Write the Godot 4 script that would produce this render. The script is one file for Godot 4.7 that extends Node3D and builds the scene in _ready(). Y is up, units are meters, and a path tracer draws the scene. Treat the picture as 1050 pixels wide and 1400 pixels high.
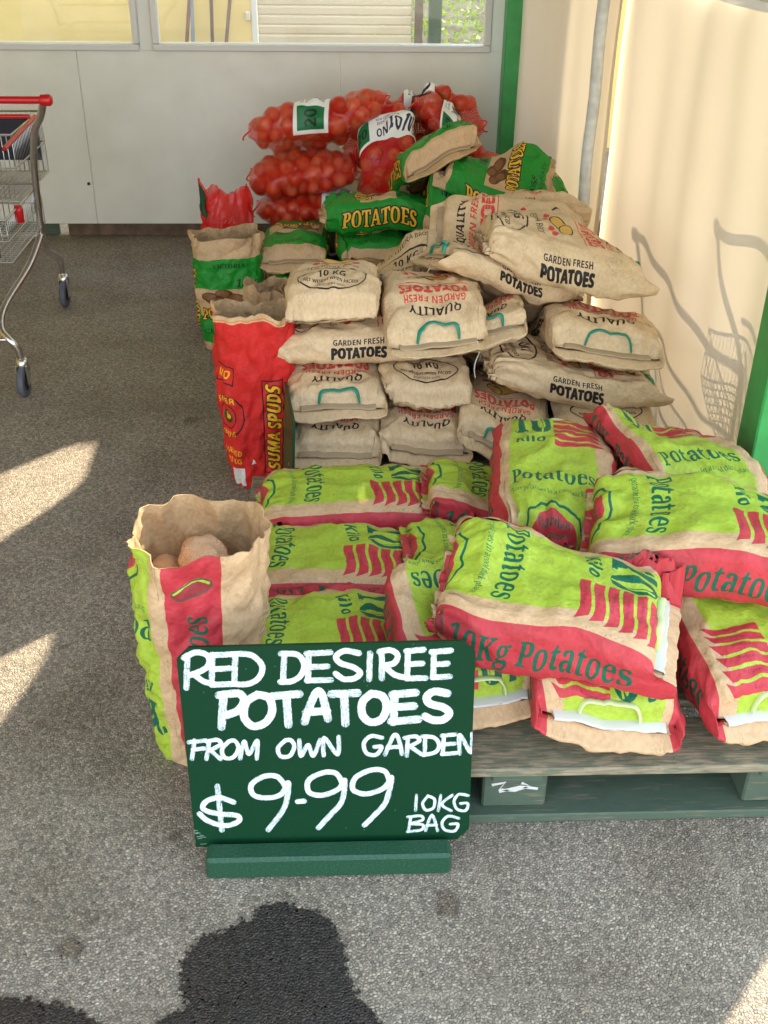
extends Node3D

# ---------------------------------------------------------------- state
var sun_light: DirectionalLight3D
var rng := RandomNumberGenerator.new()
var noise := FastNoiseLite.new()
var ridge := FastNoiseLite.new()
var MAT := {}
var names := {}
# height field that bags settle on: 1 cm cells
const HX0 := -0.75
const HZ0 := -5.30
const HW := 200
const HH := 400
var hm := PackedFloat32Array()


# ---------------------------------------------------------------- a small drawing surface for prints
class Print:
	var im: Image
	var w := 0
	var h := 0
	static var glyphs := {}

	func _init(width: int, height: int, base: Color):
		w = width
		h = height
		im = Image.create(w, h, false, Image.FORMAT_RGBA8)
		im.fill(base)

	func blend(x: int, y: int, c: Color, a: float):
		if x < 0 or y < 0 or x >= w or y >= h or a <= 0.0:
			return
		im.set_pixel(x, y, im.get_pixel(x, y).lerp(c, minf(a, 1.0)))

	func poly(pts: Array, c: Color):
		var lo := 1e9
		var hi := -1e9
		for p in pts:
			lo = minf(lo, p.y)
			hi = maxf(hi, p.y)
		for y in range(maxi(0, int(lo)), mini(h - 1, int(hi)) + 1):
			var xs := []
			for i in pts.size():
				var a: Vector2 = pts[i]
				var b: Vector2 = pts[(i + 1) % pts.size()]
				if (a.y <= y + 0.5) != (b.y <= y + 0.5):
					xs.append(a.x + (y + 0.5 - a.y) / (b.y - a.y) * (b.x - a.x))
			xs.sort()
			for k in range(0, xs.size() - 1, 2):
				var x0 := maxi(0, int(round(xs[k])))
				var x1 := mini(w, int(round(xs[k + 1])))
				if x1 > x0:
					im.fill_rect(Rect2i(x0, y, x1 - x0, 1), c)

	func rect(x0: float, y0: float, x1: float, y1: float, c: Color):
		im.fill_rect(Rect2i(int(x0), int(y0), int(x1 - x0), int(y1 - y0)), c)

	func oval(cx: float, cy: float, rx: float, ry: float, c: Color, turn := 0.0):
		var pts := []
		for k in 40:
			pts.append(Vector2(cx, cy) + Vector2(cos(k * TAU / 40) * rx, sin(k * TAU / 40) * ry).rotated(turn))
		poly(pts, c)

	func ring(cx: float, cy: float, rx: float, ry: float, width: float, c: Color, turn := 0.0):
		var pts := []
		for k in 41:
			pts.append(Vector2(cx, cy) + Vector2(cos(k * TAU / 40) * rx, sin(k * TAU / 40) * ry).rotated(turn))
		line(pts, width, c)

	func line(pts: Array, width: float, c: Color):
		for i in pts.size() - 1:
			var a: Vector2 = pts[i]
			var b: Vector2 = pts[i + 1]
			var r := width * 0.5
			var ab := b - a
			var l2 := maxf(ab.length_squared(), 1e-6)
			for y in range(int(minf(a.y, b.y) - r - 1), int(maxf(a.y, b.y) + r + 2)):
				for x in range(int(minf(a.x, b.x) - r - 1), int(maxf(a.x, b.x) + r + 2)):
					var p := Vector2(x + 0.5, y + 0.5)
					var t := clampf((p - a).dot(ab) / l2, 0.0, 1.0)
					var d := p.distance_to(a + ab * t)
					if d < r + 0.5:
						blend(x, y, c, clampf(r + 0.5 - d, 0.0, 1.0))

	static func mask(s: String, face: String, weight: int) -> Dictionary:
		var key := s + face + str(weight)
		if glyphs.has(key):
			return glyphs[key]
		var ts := TextServerManager.get_primary_interface()
		var f := SystemFont.new()
		f.font_names = PackedStringArray([face])
		f.font_weight = weight
		var tl := TextLine.new()
		var size := 96
		tl.add_string(s, f, size)
		var tw := int(ceil(tl.get_line_width())) + 8
		var th := 128
		var a := PackedFloat32Array()
		a.resize(tw * th)
		var pen := 4.0
		for g in ts.shaped_text_get_glyphs(tl.get_rid()):
			var fr: RID = g.font_rid
			var sz := Vector2i(size, 0)
			ts.font_render_glyph(fr, sz, g.index)
			var uv := ts.font_get_glyph_uv_rect(fr, sz, g.index)
			var off := ts.font_get_glyph_offset(fr, sz, g.index)
			var page := ts.font_get_glyph_texture_idx(fr, sz, g.index)
			if page >= 0 and uv.size.x > 0:
				var ti := ts.font_get_texture_image(fr, sz, page)
				for y in int(uv.size.y):
					for x in int(uv.size.x):
						var v := ti.get_pixel(int(uv.position.x) + x, int(uv.position.y) + y).a
						var ox := int(pen + off.x + x)
						var oy := int(100 + off.y + y)
						if ox >= 0 and oy >= 0 and ox < tw and oy < th:
							a[oy * tw + ox] = maxf(a[oy * tw + ox], v)
			pen += g.advance
		glyphs[key] = {"w": tw, "h": th, "a": a, "lo": 28, "hi": 102}
		return glyphs[key]

	# text centred at c; cap height ch and total width tw in pixels, turned by angle, bent into an arc (sag pixels)
	func text(s: String, c: Vector2, tw: float, ch: float, angle: float, col: Color, face := "Droid Serif", weight := 700, arc := 0.0, slant := 0.0, grow := 0.0):
		var m := mask(s, face, weight)
		var mw: int = m.w
		var mh: int = m.h
		var a: PackedFloat32Array = m.a
		var sy := 70.0 / ch
		var sx := (mw - 8) / tw
		var reach := Vector2(tw * 0.56 + absf(slant) * ch + 4, ch * 0.9 + absf(arc) + 4)
		var ca := cos(-angle)
		var sa := sin(-angle)
		var rx := absf(ca) * reach.x + absf(sa) * reach.y
		var ry := absf(sa) * reach.x + absf(ca) * reach.y
		for y in range(maxi(0, int(c.y - ry)), mini(h, int(c.y + ry) + 1)):
			for x in range(maxi(0, int(c.x - rx)), mini(w, int(c.x + rx) + 1)):
				var dx := x + 0.5 - c.x
				var dy := y + 0.5 - c.y
				var u := dx * ca - dy * sa
				var v := dx * sa + dy * ca
				if absf(u) > tw * 0.56 + absf(slant) * ch:
					continue
				var q := u / (tw * 0.5)
				v += arc * (1.0 - q * q)
				u += slant * v
				var mx := u * sx + mw * 0.5
				var my := v * sy + 65.0
				var best := 0.0
				if grow > 0.0:
					for k in 8:
						var ix := int(mx + cos(k * TAU / 8) * grow * sx)
						var iy := int(my + sin(k * TAU / 8) * grow * sy)
						if ix >= 0 and iy >= 0 and ix < mw and iy < mh:
							best = maxf(best, a[iy * mw + ix])
				var jx := int(mx)
				var jy := int(my)
				if jx >= 0 and jy >= 0 and jx < mw - 1 and jy < mh - 1:
					var fx := mx - jx
					var fy := my - jy
					best = maxf(best, lerpf(lerpf(a[jy * mw + jx], a[jy * mw + jx + 1], fx), lerpf(a[(jy + 1) * mw + jx], a[(jy + 1) * mw + jx + 1], fx), fy))
				if best > 0.05:
					blend(x, y, col, best)

	# fibre and ink grain
	func grain(fibre: Image, amount: float):
		var fw := fibre.get_width()
		for y in h:
			for x in w:
				var n := (fibre.get_pixel(x % fw, y % fw).r - 0.5) * amount
				var c := im.get_pixel(x, y)
				im.set_pixel(x, y, Color(c.r + n * c.r * 1.6, c.g + n * c.g * 1.6, c.b + n * c.b * 1.6, c.a))

	# smears of dry soil and rubbed spots
	func soil(patch: Image, speck: Image, amount: float):
		for y in h:
			for x in w:
				var a := patch.get_pixel(x % 512, y % 512).r
				var b := speck.get_pixel((x * 2) % 512, (y * 2) % 512).r
				var k := smoothstep(0.52, 0.75, a) * smoothstep(0.45, 0.62, b) * amount
				if k > 0.01:
					im.set_pixel(x, y, im.get_pixel(x, y).lerp(Color(0.46, 0.36, 0.26), k))

	func texture() -> ImageTexture:
		im.generate_mipmaps()
		return ImageTexture.create_from_image(im)


# ---------------------------------------------------------------- naming and tagging
func numbered(called: String) -> String:
	if not names.has(called):
		names[called] = 0
		return called
	names[called] += 1
	return "%s_%03d" % [called, names[called]]


func thing(called: String, label: String, category: String, at := Vector3.ZERO, group := "", kind := "") -> Node3D:
	var o := Node3D.new()
	o.name = numbered(called)
	add_child(o)
	o.position = at
	tag(o, label, category, group, kind)
	return o


func tag(o: Node3D, label: String, category: String, group := "", kind := ""):
	o.set_meta("label", label)
	o.set_meta("category", category)
	if group:
		o.set_meta("group", group)
	if kind:
		o.set_meta("kind", kind)


func part(called: String, mesh: Mesh, m: Material, parent: Node, at := Vector3.ZERO, turn := Vector3.ZERO) -> MeshInstance3D:
	var o := MeshInstance3D.new()
	o.name = called
	o.mesh = mesh
	o.material_override = m
	o.position = at
	o.rotation = turn
	o.cast_shadow = GeometryInstance3D.SHADOW_CASTING_SETTING_ON
	parent.add_child(o, true)
	return o


# ---------------------------------------------------------------- mesh helpers
func arrays_mesh(v: PackedVector3Array, n: PackedVector3Array, uv: PackedVector2Array, ix: PackedInt32Array) -> ArrayMesh:
	var a := []
	a.resize(Mesh.ARRAY_MAX)
	a[Mesh.ARRAY_VERTEX] = v
	a[Mesh.ARRAY_NORMAL] = n
	if uv.size():
		a[Mesh.ARRAY_TEX_UV] = uv
	a[Mesh.ARRAY_INDEX] = ix
	var m := ArrayMesh.new()
	m.add_surface_from_arrays(Mesh.PRIMITIVE_TRIANGLES, a)
	return m


# points run row by row; wrap joins the last column to the first for the normals
func grid_mesh(p: PackedVector3Array, uv: PackedVector2Array, rows: int, cols: int, flip := false, wrap := false) -> ArrayMesh:
	var n := PackedVector3Array()
	n.resize(p.size())
	var ix := PackedInt32Array()
	for i in rows - 1:
		for j in cols - 1:
			var a := i * cols + j
			var b := a + 1
			var c := a + cols
			var d := c + 1
			var t := [a, b, d, a, d, c] if not flip else [a, d, b, a, c, d]
			for k in [0, 3]:
				var f: Vector3 = (p[t[k + 2]] - p[t[k]]).cross(p[t[k + 1]] - p[t[k]])
				for q in 3:
					n[t[k + q]] += f
			ix.append_array(PackedInt32Array(t))
	if wrap:
		for i in rows:
			var s := n[i * cols] + n[i * cols + cols - 1]
			n[i * cols] = s
			n[i * cols + cols - 1] = s
	for i in n.size():
		n[i] = n[i].normalized() if n[i].length_squared() > 1e-20 else Vector3.UP
	return arrays_mesh(p, n, uv, ix)


class Soup:
	var v := PackedVector3Array()
	var n := PackedVector3Array()
	var ix := PackedInt32Array()

	func quad(a: Vector3, b: Vector3, c: Vector3, d: Vector3):   # counter-clockwise seen from outside
		var f := (b - a).cross(d - a).normalized()
		var s := v.size()
		v.append_array(PackedVector3Array([a, b, c, d]))
		n.append_array(PackedVector3Array([f, f, f, f]))
		ix.append_array(PackedInt32Array([s, s + 2, s + 1, s, s + 3, s + 2]))

	func tri(a: Vector3, b: Vector3, c: Vector3):
		var f := (b - a).cross(c - a).normalized()
		var s := v.size()
		v.append_array(PackedVector3Array([a, b, c]))
		n.append_array(PackedVector3Array([f, f, f]))
		ix.append_array(PackedInt32Array([s, s + 2, s + 1]))

	# box with chamfered edges
	func box(c: Vector3, size: Vector3, r := 0.003, b := Basis.IDENTITY):
		var h := size * 0.5
		r = minf(r, minf(h.x, minf(h.y, h.z)) * 0.6)
		var P := func(sx, sy, sz, which) -> Vector3:
			var q := Vector3(sx * h.x, sy * h.y, sz * h.z)
			if which != 0: q.x -= sx * r
			if which != 1: q.y -= sy * r
			if which != 2: q.z -= sz * r
			return c + b * q
		for s in [-1.0, 1.0]:
			face(P.call(s, -1, -1, 0), P.call(s, 1, -1, 0), P.call(s, 1, 1, 0), P.call(s, -1, 1, 0), c)
			face(P.call(-1, s, -1, 1), P.call(-1, s, 1, 1), P.call(1, s, 1, 1), P.call(1, s, -1, 1), c)
			face(P.call(-1, -1, s, 2), P.call(1, -1, s, 2), P.call(1, 1, s, 2), P.call(-1, 1, s, 2), c)
			for t in [-1.0, 1.0]:
				face(P.call(s, t, -1, 0), P.call(s, t, 1, 0), P.call(s, t, 1, 1), P.call(s, t, -1, 1), c)
				face(P.call(s, -1, t, 0), P.call(s, 1, t, 0), P.call(s, 1, t, 2), P.call(s, -1, t, 2), c)
				face(P.call(-1, s, t, 1), P.call(1, s, t, 1), P.call(1, s, t, 2), P.call(-1, s, t, 2), c)
				for u in [-1.0, 1.0]:
					var a0: Vector3 = P.call(s, t, u, 0)
					var a1: Vector3 = P.call(s, t, u, 1)
					var a2: Vector3 = P.call(s, t, u, 2)
					if (a1 - a0).cross(a2 - a0).dot(a0 - c) > 0:
						tri(a0, a1, a2)
					else:
						tri(a0, a2, a1)

	func face(a: Vector3, b: Vector3, c: Vector3, d: Vector3, inside: Vector3):
		if (b - a).cross(d - a).dot((a + c) * 0.5 - inside) > 0:
			quad(a, b, c, d)
		else:
			quad(a, d, c, b)

	# round tube along a path; ry differs for flat straps
	func tube(path: Array, r: float, sides := 8, flat := 1.0, up := Vector3.UP):
		var s := v.size()
		var last := path.size() - 1
		for i in path.size():
			var t: Vector3 = (path[mini(i + 1, last)] - path[maxi(i - 1, 0)]).normalized()
			var x := up.cross(t)
			if x.length() < 0.05:
				x = Vector3.RIGHT.cross(t)
			x = x.normalized()
			var y := t.cross(x).normalized()
			for k in sides + 1:
				var a := TAU * k / sides
				var d := x * cos(a) + y * sin(a) * flat
				v.append(path[i] + d * r)
				n.append((x * cos(a) + y * sin(a) / maxf(flat, 0.2)).normalized())
		var m := sides + 1
		for i in last:
			for k in sides:
				var a := s + i * m + k
				ix.append_array(PackedInt32Array([a, a + m, a + 1, a + 1, a + m, a + m + 1]))
		for e in [0, last]:
			var c := v.size()
			var t: Vector3 = (path[1] - path[0]) if e == 0 else (path[last] - path[last - 1])
			v.append(path[e])
			n.append(t.normalized() * (-1.0 if e == 0 else 1.0))
			for k in sides:
				var a: int = s + e * m + k
				ix.append_array(PackedInt32Array([c, a, a + 1] if e == 0 else [c, a + 1, a]))

	func disc_ring(c: Vector3, axis: Vector3, prof: Array, sides := 24):   # lathe: prof of Vector2(radius, along axis)
		var x := axis.cross(Vector3(0.31, 0.7, 0.2)).normalized()
		var y := axis.cross(x).normalized()
		var s := v.size()
		for i in prof.size():
			var t: Vector2 = (prof[mini(i + 1, prof.size() - 1)] - prof[maxi(i - 1, 0)]).normalized()
			for k in sides + 1:
				var a := TAU * k / sides
				var d := x * cos(a) + y * sin(a)
				v.append(c + d * prof[i].x + axis * prof[i].y)
				n.append((d * t.y - axis * t.x).normalized())
		var m := sides + 1
		for i in prof.size() - 1:
			for k in sides:
				var a := s + i * m + k
				var f := (v[a + 1] - v[a]).cross(v[a + m] - v[a])
				if f.length_squared() < 1e-16:
					f = (v[a + m + 1] - v[a + 1]).cross(v[a + m] - v[a + 1])
				if f.dot(n[a] + n[a + m]) > 0:
					ix.append_array(PackedInt32Array([a, a + m, a + 1, a + 1, a + m, a + m + 1]))
				else:
					ix.append_array(PackedInt32Array([a, a + 1, a + m, a + 1, a + m + 1, a + m]))

	func mesh() -> ArrayMesh:
		var a := []
		a.resize(Mesh.ARRAY_MAX)
		a[Mesh.ARRAY_VERTEX] = v
		a[Mesh.ARRAY_NORMAL] = n
		a[Mesh.ARRAY_INDEX] = ix
		var m := ArrayMesh.new()
		m.add_surface_from_arrays(Mesh.PRIMITIVE_TRIANGLES, a)
		return m


func box_mesh(size: Vector3, r := 0.003) -> ArrayMesh:
	var s := Soup.new()
	s.box(Vector3.ZERO, size, r)
	return s.mesh()


func mat(color: Color, rough := 0.8, metal := 0.0) -> StandardMaterial3D:
	var m := StandardMaterial3D.new()
	m.albedo_color = color
	m.roughness = rough
	m.metallic = metal
	return m


func lin(r: float, g: float, b: float) -> Color:
	return Color(r, g, b).linear_to_srgb()


# seamless noise picture from a gradient of colours
func noise_image(size: int, type: int, freq: float, seed_: int, octaves := 4, fractal := FastNoiseLite.FRACTAL_FBM) -> Image:
	var f := FastNoiseLite.new()
	f.noise_type = type
	f.frequency = freq
	f.seed = seed_
	f.fractal_type = fractal
	f.fractal_octaves = octaves
	return f.get_seamless_image(size, size)


func tinted(im: Image, ramp: Array) -> ImageTexture:   # ramp: [[stop, Color], ...]
	var out := Image.create(im.get_width(), im.get_height(), false, Image.FORMAT_RGB8)
	var lut := []
	for k in 256:
		var t := k / 255.0
		var c: Color = ramp[-1][1]
		for i in ramp.size() - 1:
			if t <= ramp[i + 1][0]:
				c = ramp[i][1].lerp(ramp[i + 1][1], clampf((t - ramp[i][0]) / (ramp[i + 1][0] - ramp[i][0]), 0, 1))
				break
		lut.append(c)
	for y in im.get_height():
		for x in im.get_width():
			out.set_pixel(x, y, lut[clampi(int(im.get_pixel(x, y).r * 255), 0, 255)])
	return ImageTexture.create_from_image(out)


func tri_mat(color: Color, tex: Texture2D, scale: float, rough := 0.8, bump: Texture2D = null, bump_cm := 0.2) -> StandardMaterial3D:
	var m := mat(color, rough)
	m.albedo_texture = tex
	m.uv1_triplanar = true
	m.uv1_world_triplanar = true
	m.uv1_scale = Vector3.ONE * scale
	if bump:
		m.heightmap_enabled = true
		m.heightmap_texture = bump
		m.heightmap_scale = bump_cm
	return m


# ---------------------------------------------------------------- prints
const KRAFT := Color(0.80, 0.665, 0.50)
const LIME := Color(0.65, 0.74, 0.23)
const RED := Color(0.75, 0.22, 0.25)
const DEEP := Color(0.05, 0.37, 0.27)
const INK := Color(0.10, 0.09, 0.09)
const FACE := 357.0      # texture columns of one face; a gusset takes 155
const TW := 1024
const TH := 704


func banner(p: Print, x0: float, y: float, x1: float, th: float, c: Color, k: int):
	var pts := []
	for i in 13:
		var t := i / 12.0
		pts.append(Vector2(lerpf(x0, x1 - 26, t), y + 5 * sin(t * 5.0 + k * 0.2)))
	pts.append(Vector2(x1, y + th + 6))
	for i in 13:
		var t := 1.0 - i / 12.0
		pts.append(Vector2(lerpf(x0, x1 - 30, t), y + th + 5 * sin(t * 5.0 + k * 0.2)))
	p.poly(pts, c)


func print_lime() -> Print:
	var p := Print.new(TW, TH, KRAFT)
	p.rect(30, 0, 300, TH, LIME)
	# big ten and the word under it
	p.text("10", Vector2(104, 155), 128, 120, -0.06, DEEP, "Droid Serif", 700, 0, 0, 3)
	for k in 3:
		p.line([Vector2(60 + k * 42, 100), Vector2(66 + k * 42, 160), Vector2(58 + k * 42, 214)], 6, LIME)
	p.text("Kilo", Vector2(104, 262), 100, 36, -0.22, DEEP, "Droid Sans", 700, 0, 0.2)
	for k in 6:
		banner(p, 176, 78 + k * 36, 338, 27, RED, k)
		p.text(["storing tip", "mashing", "roasting", "baking", "salads", "boiling"][k], Vector2(240, 93 + k * 36), 66, 9, 0.03, Color(0.55, 0.12, 0.28), "Droid Sans", 400)
	p.text("Potatoes", Vector2(166, 470), 250, 62, 0, DEEP, "Droid Serif", 700, 16)
	p.text("Store potatoes in a cool dark place", Vector2(166, 540), 250, 17, 0, DEEP, "Droid Serif", 400, 18)
	p.oval(166, 680, 84, 74, RED)
	p.line([Vector2(62, 672), Vector2(84, 612), Vector2(124, 588), Vector2(208, 588), Vector2(250, 612), Vector2(272, 672)], 7, DEEP)
	p.text("Garden", Vector2(166, 636), 110, 22, 0, DEEP, "Droid Serif", 700)
	p.text("of Corner", Vector2(166, 668), 110, 18, 0, DEEP, "Droid Serif", 700)
	# gussets
	p.rect(370, 0, 500, TH, RED)
	p.text("10Kg Potatoes", Vector2(436, 360), 440, 62, -PI / 2, DEEP, "Droid Serif", 700, 0, 0.18)
	p.rect(880, 0, 1012, TH, RED)
	p.text("10Kg Potatoes", Vector2(946, 330), 420, 62, PI / 2, DEEP, "Droid Serif", 700, 0, 0.18)
	for x in [436.0, 946.0]:
		p.oval(x, 618, 46, 18, RED.darkened(0.25))
		p.line([Vector2(x - 40, 622), Vector2(x - 14, 636), Vector2(x + 18, 636), Vector2(x + 42, 622)], 7, LIME)
		p.ring(x, 618, 48, 20, 3, DEEP)
	for k in 5:
		p.text("produce of the garden", Vector2(690, 420 + k * 16), 150, 8, -0.1, DEEP, "Droid Serif", 400)
	return p


func print_kraft() -> Print:
	var p := Print.new(TW, TH, Color(0.83, 0.715, 0.555))
	var red := Color(0.82, 0.24, 0.22)
	p.text("QUALITY", Vector2(178, 150), 190, 34, 0, INK, "Droid Sans", 700, 14, 0.1)
	p.text("GARDEN FRESH", Vector2(178, 196), 230, 28, 0, red, "Droid Sans", 700, 6)
	p.text("POTATOES", Vector2(178, 248), 270, 54, 0, red, "Droid Sans", 700, 0, 0, 2)
	for k in 3:
		p.line([Vector2(50, 236 + k * 12), Vector2(306, 236 + k * 12)], 2, KRAFT)
	p.line([Vector2(36, 290), Vector2(322, 290)], 4, red)
	p.oval(178, 362, 62, 34, Color(0.86, 0.68, 0.30), -0.15)
	p.ring(178, 362, 62, 34, 5, INK, -0.15)
	p.oval(228, 350, 34, 24, Color(0.84, 0.66, 0.32), 0.3)
	p.ring(228, 350, 34, 24, 4, INK, 0.3)
	for s in [[112, 400], [148, 412], [236, 404], [270, 396]]:
		p.oval(s[0], s[1], 17, 11, red, 0.4)
	p.text("PESCHIERA BROS", Vector2(178, 446), 210, 24, 0, INK, "Droid Sans", 400)
	p.ring(178, 548, 140, 62, 6, INK)
	p.text("10 KG", Vector2(178, 522), 110, 38, 0, INK, "Droid Sans", 700)
	p.text("NET WEIGHT WHEN PACKED", Vector2(178, 566), 216, 17, 0, INK, "Droid Sans", 700)
	p.text("PESCHIERA BROS", Vector2(178, 592), 110, 10, 0, INK, "Droid Sans", 400)
	for g in [[436.0, -PI / 2], [946.0, PI / 2]]:
		var dx := -34.0 if g[1] < 0 else 34.0
		p.text("GARDEN FRESH", Vector2(g[0] + dx, 360), 180, 22, g[1], INK, "Droid Sans", 700)
		p.text("POTATOES", Vector2(g[0] - dx * 0.3, 360), 195, 44, g[1], INK, "Droid Sans", 700, 0, 0, 2)
	return p


func print_green() -> Print:
	var green := Color(0.10, 0.55, 0.16)
	var gold := Color(0.93, 0.72, 0.16)
	var p := Print.new(TW, TH, KRAFT)
	for c in [0.0, 512.0]:
		p.rect(c, 118, c + FACE, 300, green)
		p.rect(c, 470, c + FACE, 640, green)
		p.text("VICTORIA", Vector2(c + 178, 160), 150, 26, 0, INK, "Droid Serif", 700)
		p.text("10kg", Vector2(c + 262, 262), 110, 46, 0, INK, "Droid Serif", 700, 0, 0.2)
		for s in [[90, 350, 46, 30], [150, 330, 44, 30], [128, 380, 52, 32], [210, 360, 48, 30]]:
			p.oval(c + s[0], s[1], s[2], s[3], Color(0.36, 0.22, 0.12), 0.3)
			p.oval(c + s[0] - 8, s[1] - 6, s[2] * 0.7, s[3] * 0.65, Color(0.52, 0.34, 0.19), 0.3)
		p.text("POTATOES", Vector2(c + 178, 455), 290, 66, 0, INK, "Droid Serif", 700, 10, 0, 7)
		p.text("POTATOES", Vector2(c + 178, 455), 290, 66, 0, gold, "Droid Serif", 700, 10, 0, 1)
		p.text("CROSS", Vector2(c + 100, 560), 120, 30, 0, INK, "Droid Serif", 700)
		p.text("NEW SEASON", Vector2(c + 180, 604), 170, 20, 0, INK, "Droid Serif", 400)
	for g in [[357.0, -PI / 2], [869.0, PI / 2]]:
		p.rect(g[0], 118, g[0] + 155, 640, green)
		p.text("POTATOES", Vector2(g[0] + 78, 380), 350, 70, g[1], INK, "Droid Serif", 700, 0, 0, 7)
		p.text("POTATOES", Vector2(g[0] + 78, 380), 350, 70, g[1], gold, "Droid Serif", 700, 0, 0, 1)
	return p


func print_red() -> Print:
	var red := Color(0.80, 0.14, 0.11)
	var gold := Color(0.95, 0.70, 0.10)
	var p := Print.new(TW, TH, red)
	p.rect(620, 0, 790, TH, KRAFT)
	p.rect(0, 0, TW, 26, KRAFT)
	p.line([Vector2(0, 18), Vector2(TW, 18)], 4, Color(0.86, 0.50, 0.20))
	# upright boxed title
	var bx := 262.0
	p.line([Vector2(bx - 42, 246), Vector2(bx, 254), Vector2(bx + 42, 246), Vector2(bx + 42, 636), Vector2(bx, 630), Vector2(bx - 42, 636), Vector2(bx - 42, 246)], 5, INK)
	p.text("SUMA SPUDS", Vector2(bx, 442), 350, 56, -PI / 2, INK, "Droid Sans", 700, 0, 0.25, 5)
	p.text("SUMA SPUDS", Vector2(bx, 442), 350, 56, -PI / 2, gold, "Droid Sans", 700, 0, 0.25, 1)
	# flag and round badge on the other face
	p.line([Vector2(20, 176), Vector2(110, 196), Vector2(104, 262), Vector2(14, 242), Vector2(20, 176)], 5, INK)
	p.text("NO", Vector2(62, 218), 60, 36, 0.2, gold, "Droid Sans", 700, 0, 0.2)
	p.ring(58, 390, 78, 84, 6, INK)
	p.ring(58, 390, 48, 52, 4, INK)
	p.oval(58, 390, 34, 30, Color(0.20, 0.30, 0.08))
	p.oval(64, 386, 20, 16, gold)
	p.text("SUPER", Vector2(58, 328), 90, 24, 0, gold, "Droid Sans", 700, 10)
	p.text("SPUDS", Vector2(58, 456), 90, 24, 0, gold, "Droid Sans", 700, -10)
	p.text("WASHED", Vector2(60, 540), 110, 26, 0.1, gold, "Droid Sans", 700, 0, 0.2)
	p.text("10 KG", Vector2(60, 580), 90, 26, 0.1, gold, "Droid Sans", 700, 0, 0.2)
	p.poly([Vector2(150, 596), Vector2(172, 596), Vector2(161, 572)], Color(0.92, 0.9, 0.86))
	p.rect(20, 616, 110, 690, Color(0.85, 0.84, 0.80))
	return p


func paper_materials():
	var fibre := noise_image(512, FastNoiseLite.TYPE_SIMPLEX, 0.05, 5, 5)
	var smear := noise_image(512, FastNoiseLite.TYPE_SIMPLEX_SMOOTH, 0.010, 91, 3)
	var speck := noise_image(512, FastNoiseLite.TYPE_SIMPLEX, 0.06, 92, 3)
	var bumps := []
	for k in 3:
		var f := FastNoiseLite.new()
		f.seed = 40 + k
		f.noise_type = FastNoiseLite.TYPE_SIMPLEX_SMOOTH
		f.fractal_type = FastNoiseLite.FRACTAL_RIDGED
		f.fractal_octaves = 1
		f.frequency = 0.0045
		f.domain_warp_enabled = true
		f.domain_warp_amplitude = 30
		var a := f.get_image(TW, TH)
		f.seed = 70 + k
		f.frequency = 0.012
		var b := f.get_image(TW, TH)
		var o := Image.create(TW, TH, false, Image.FORMAT_R8)
		for y in TH:
			for x in TW:
				o.set_pixel(x, y, Color(0.7 * a.get_pixel(x, y).r + 0.3 * b.get_pixel(x, y).r, 0, 0))
		bumps.append(ImageTexture.create_from_image(o))
	for d in [["lime", print_lime()], ["kraft", print_kraft()], ["green", print_green()], ["red", print_red()]]:
		var p: Print = d[1]
		p.grain(fibre, 0.06)
		p.soil(smear, speck, 0.20)
		var tex := p.texture()
		for k in 3:
			var m := mat(Color.WHITE, 0.72 if d[0] == "red" else 0.56)
			m.albedo_texture = tex
			m.metallic_specular = 0.45
			m.heightmap_enabled = true
			m.heightmap_texture = bumps[k]
			m.heightmap_scale = 0.5 if d[0] == "kraft" else 0.6
			m.backlight_enabled = true
			m.backlight = Color(0.22, 0.17, 0.11)
			MAT[d[0] + str(k)] = m
	var inner := tri_mat(Color(0.80, 0.66, 0.48), tinted(fibre, [[0.0, Color(0.82, 0.82, 0.82)], [1.0, Color(1, 1, 1)]]), 3.0, 0.75, bumps[0], 0.4)
	inner.backlight_enabled = true
	inner.backlight = Color(0.5, 0.34, 0.18)
	MAT.inner = inner
	MAT.tape = mat(Color(0.82, 0.81, 0.78), 0.6)
	MAT.kraft_tape = mat(Color(0.68, 0.59, 0.46), 0.7)
	var hw := mat(Color(0.80, 0.86, 0.62), 0.35)
	MAT.handle_pale = hw
	MAT.handle_green = mat(Color(0.05, 0.52, 0.42), 0.35)
	MAT.string = mat(Color(0.86, 0.83, 0.76), 0.9)
	MAT.crumple = MAT.inner


# ---------------------------------------------------------------- bags that settle on the pile
func hcell(x: float, z: float) -> int:
	var i := clampi(int((x - HX0) * 100.0), 0, HW - 1)
	var j := clampi(int((z - HZ0) * 100.0), 0, HH - 1)
	return j * HW + i


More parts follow.
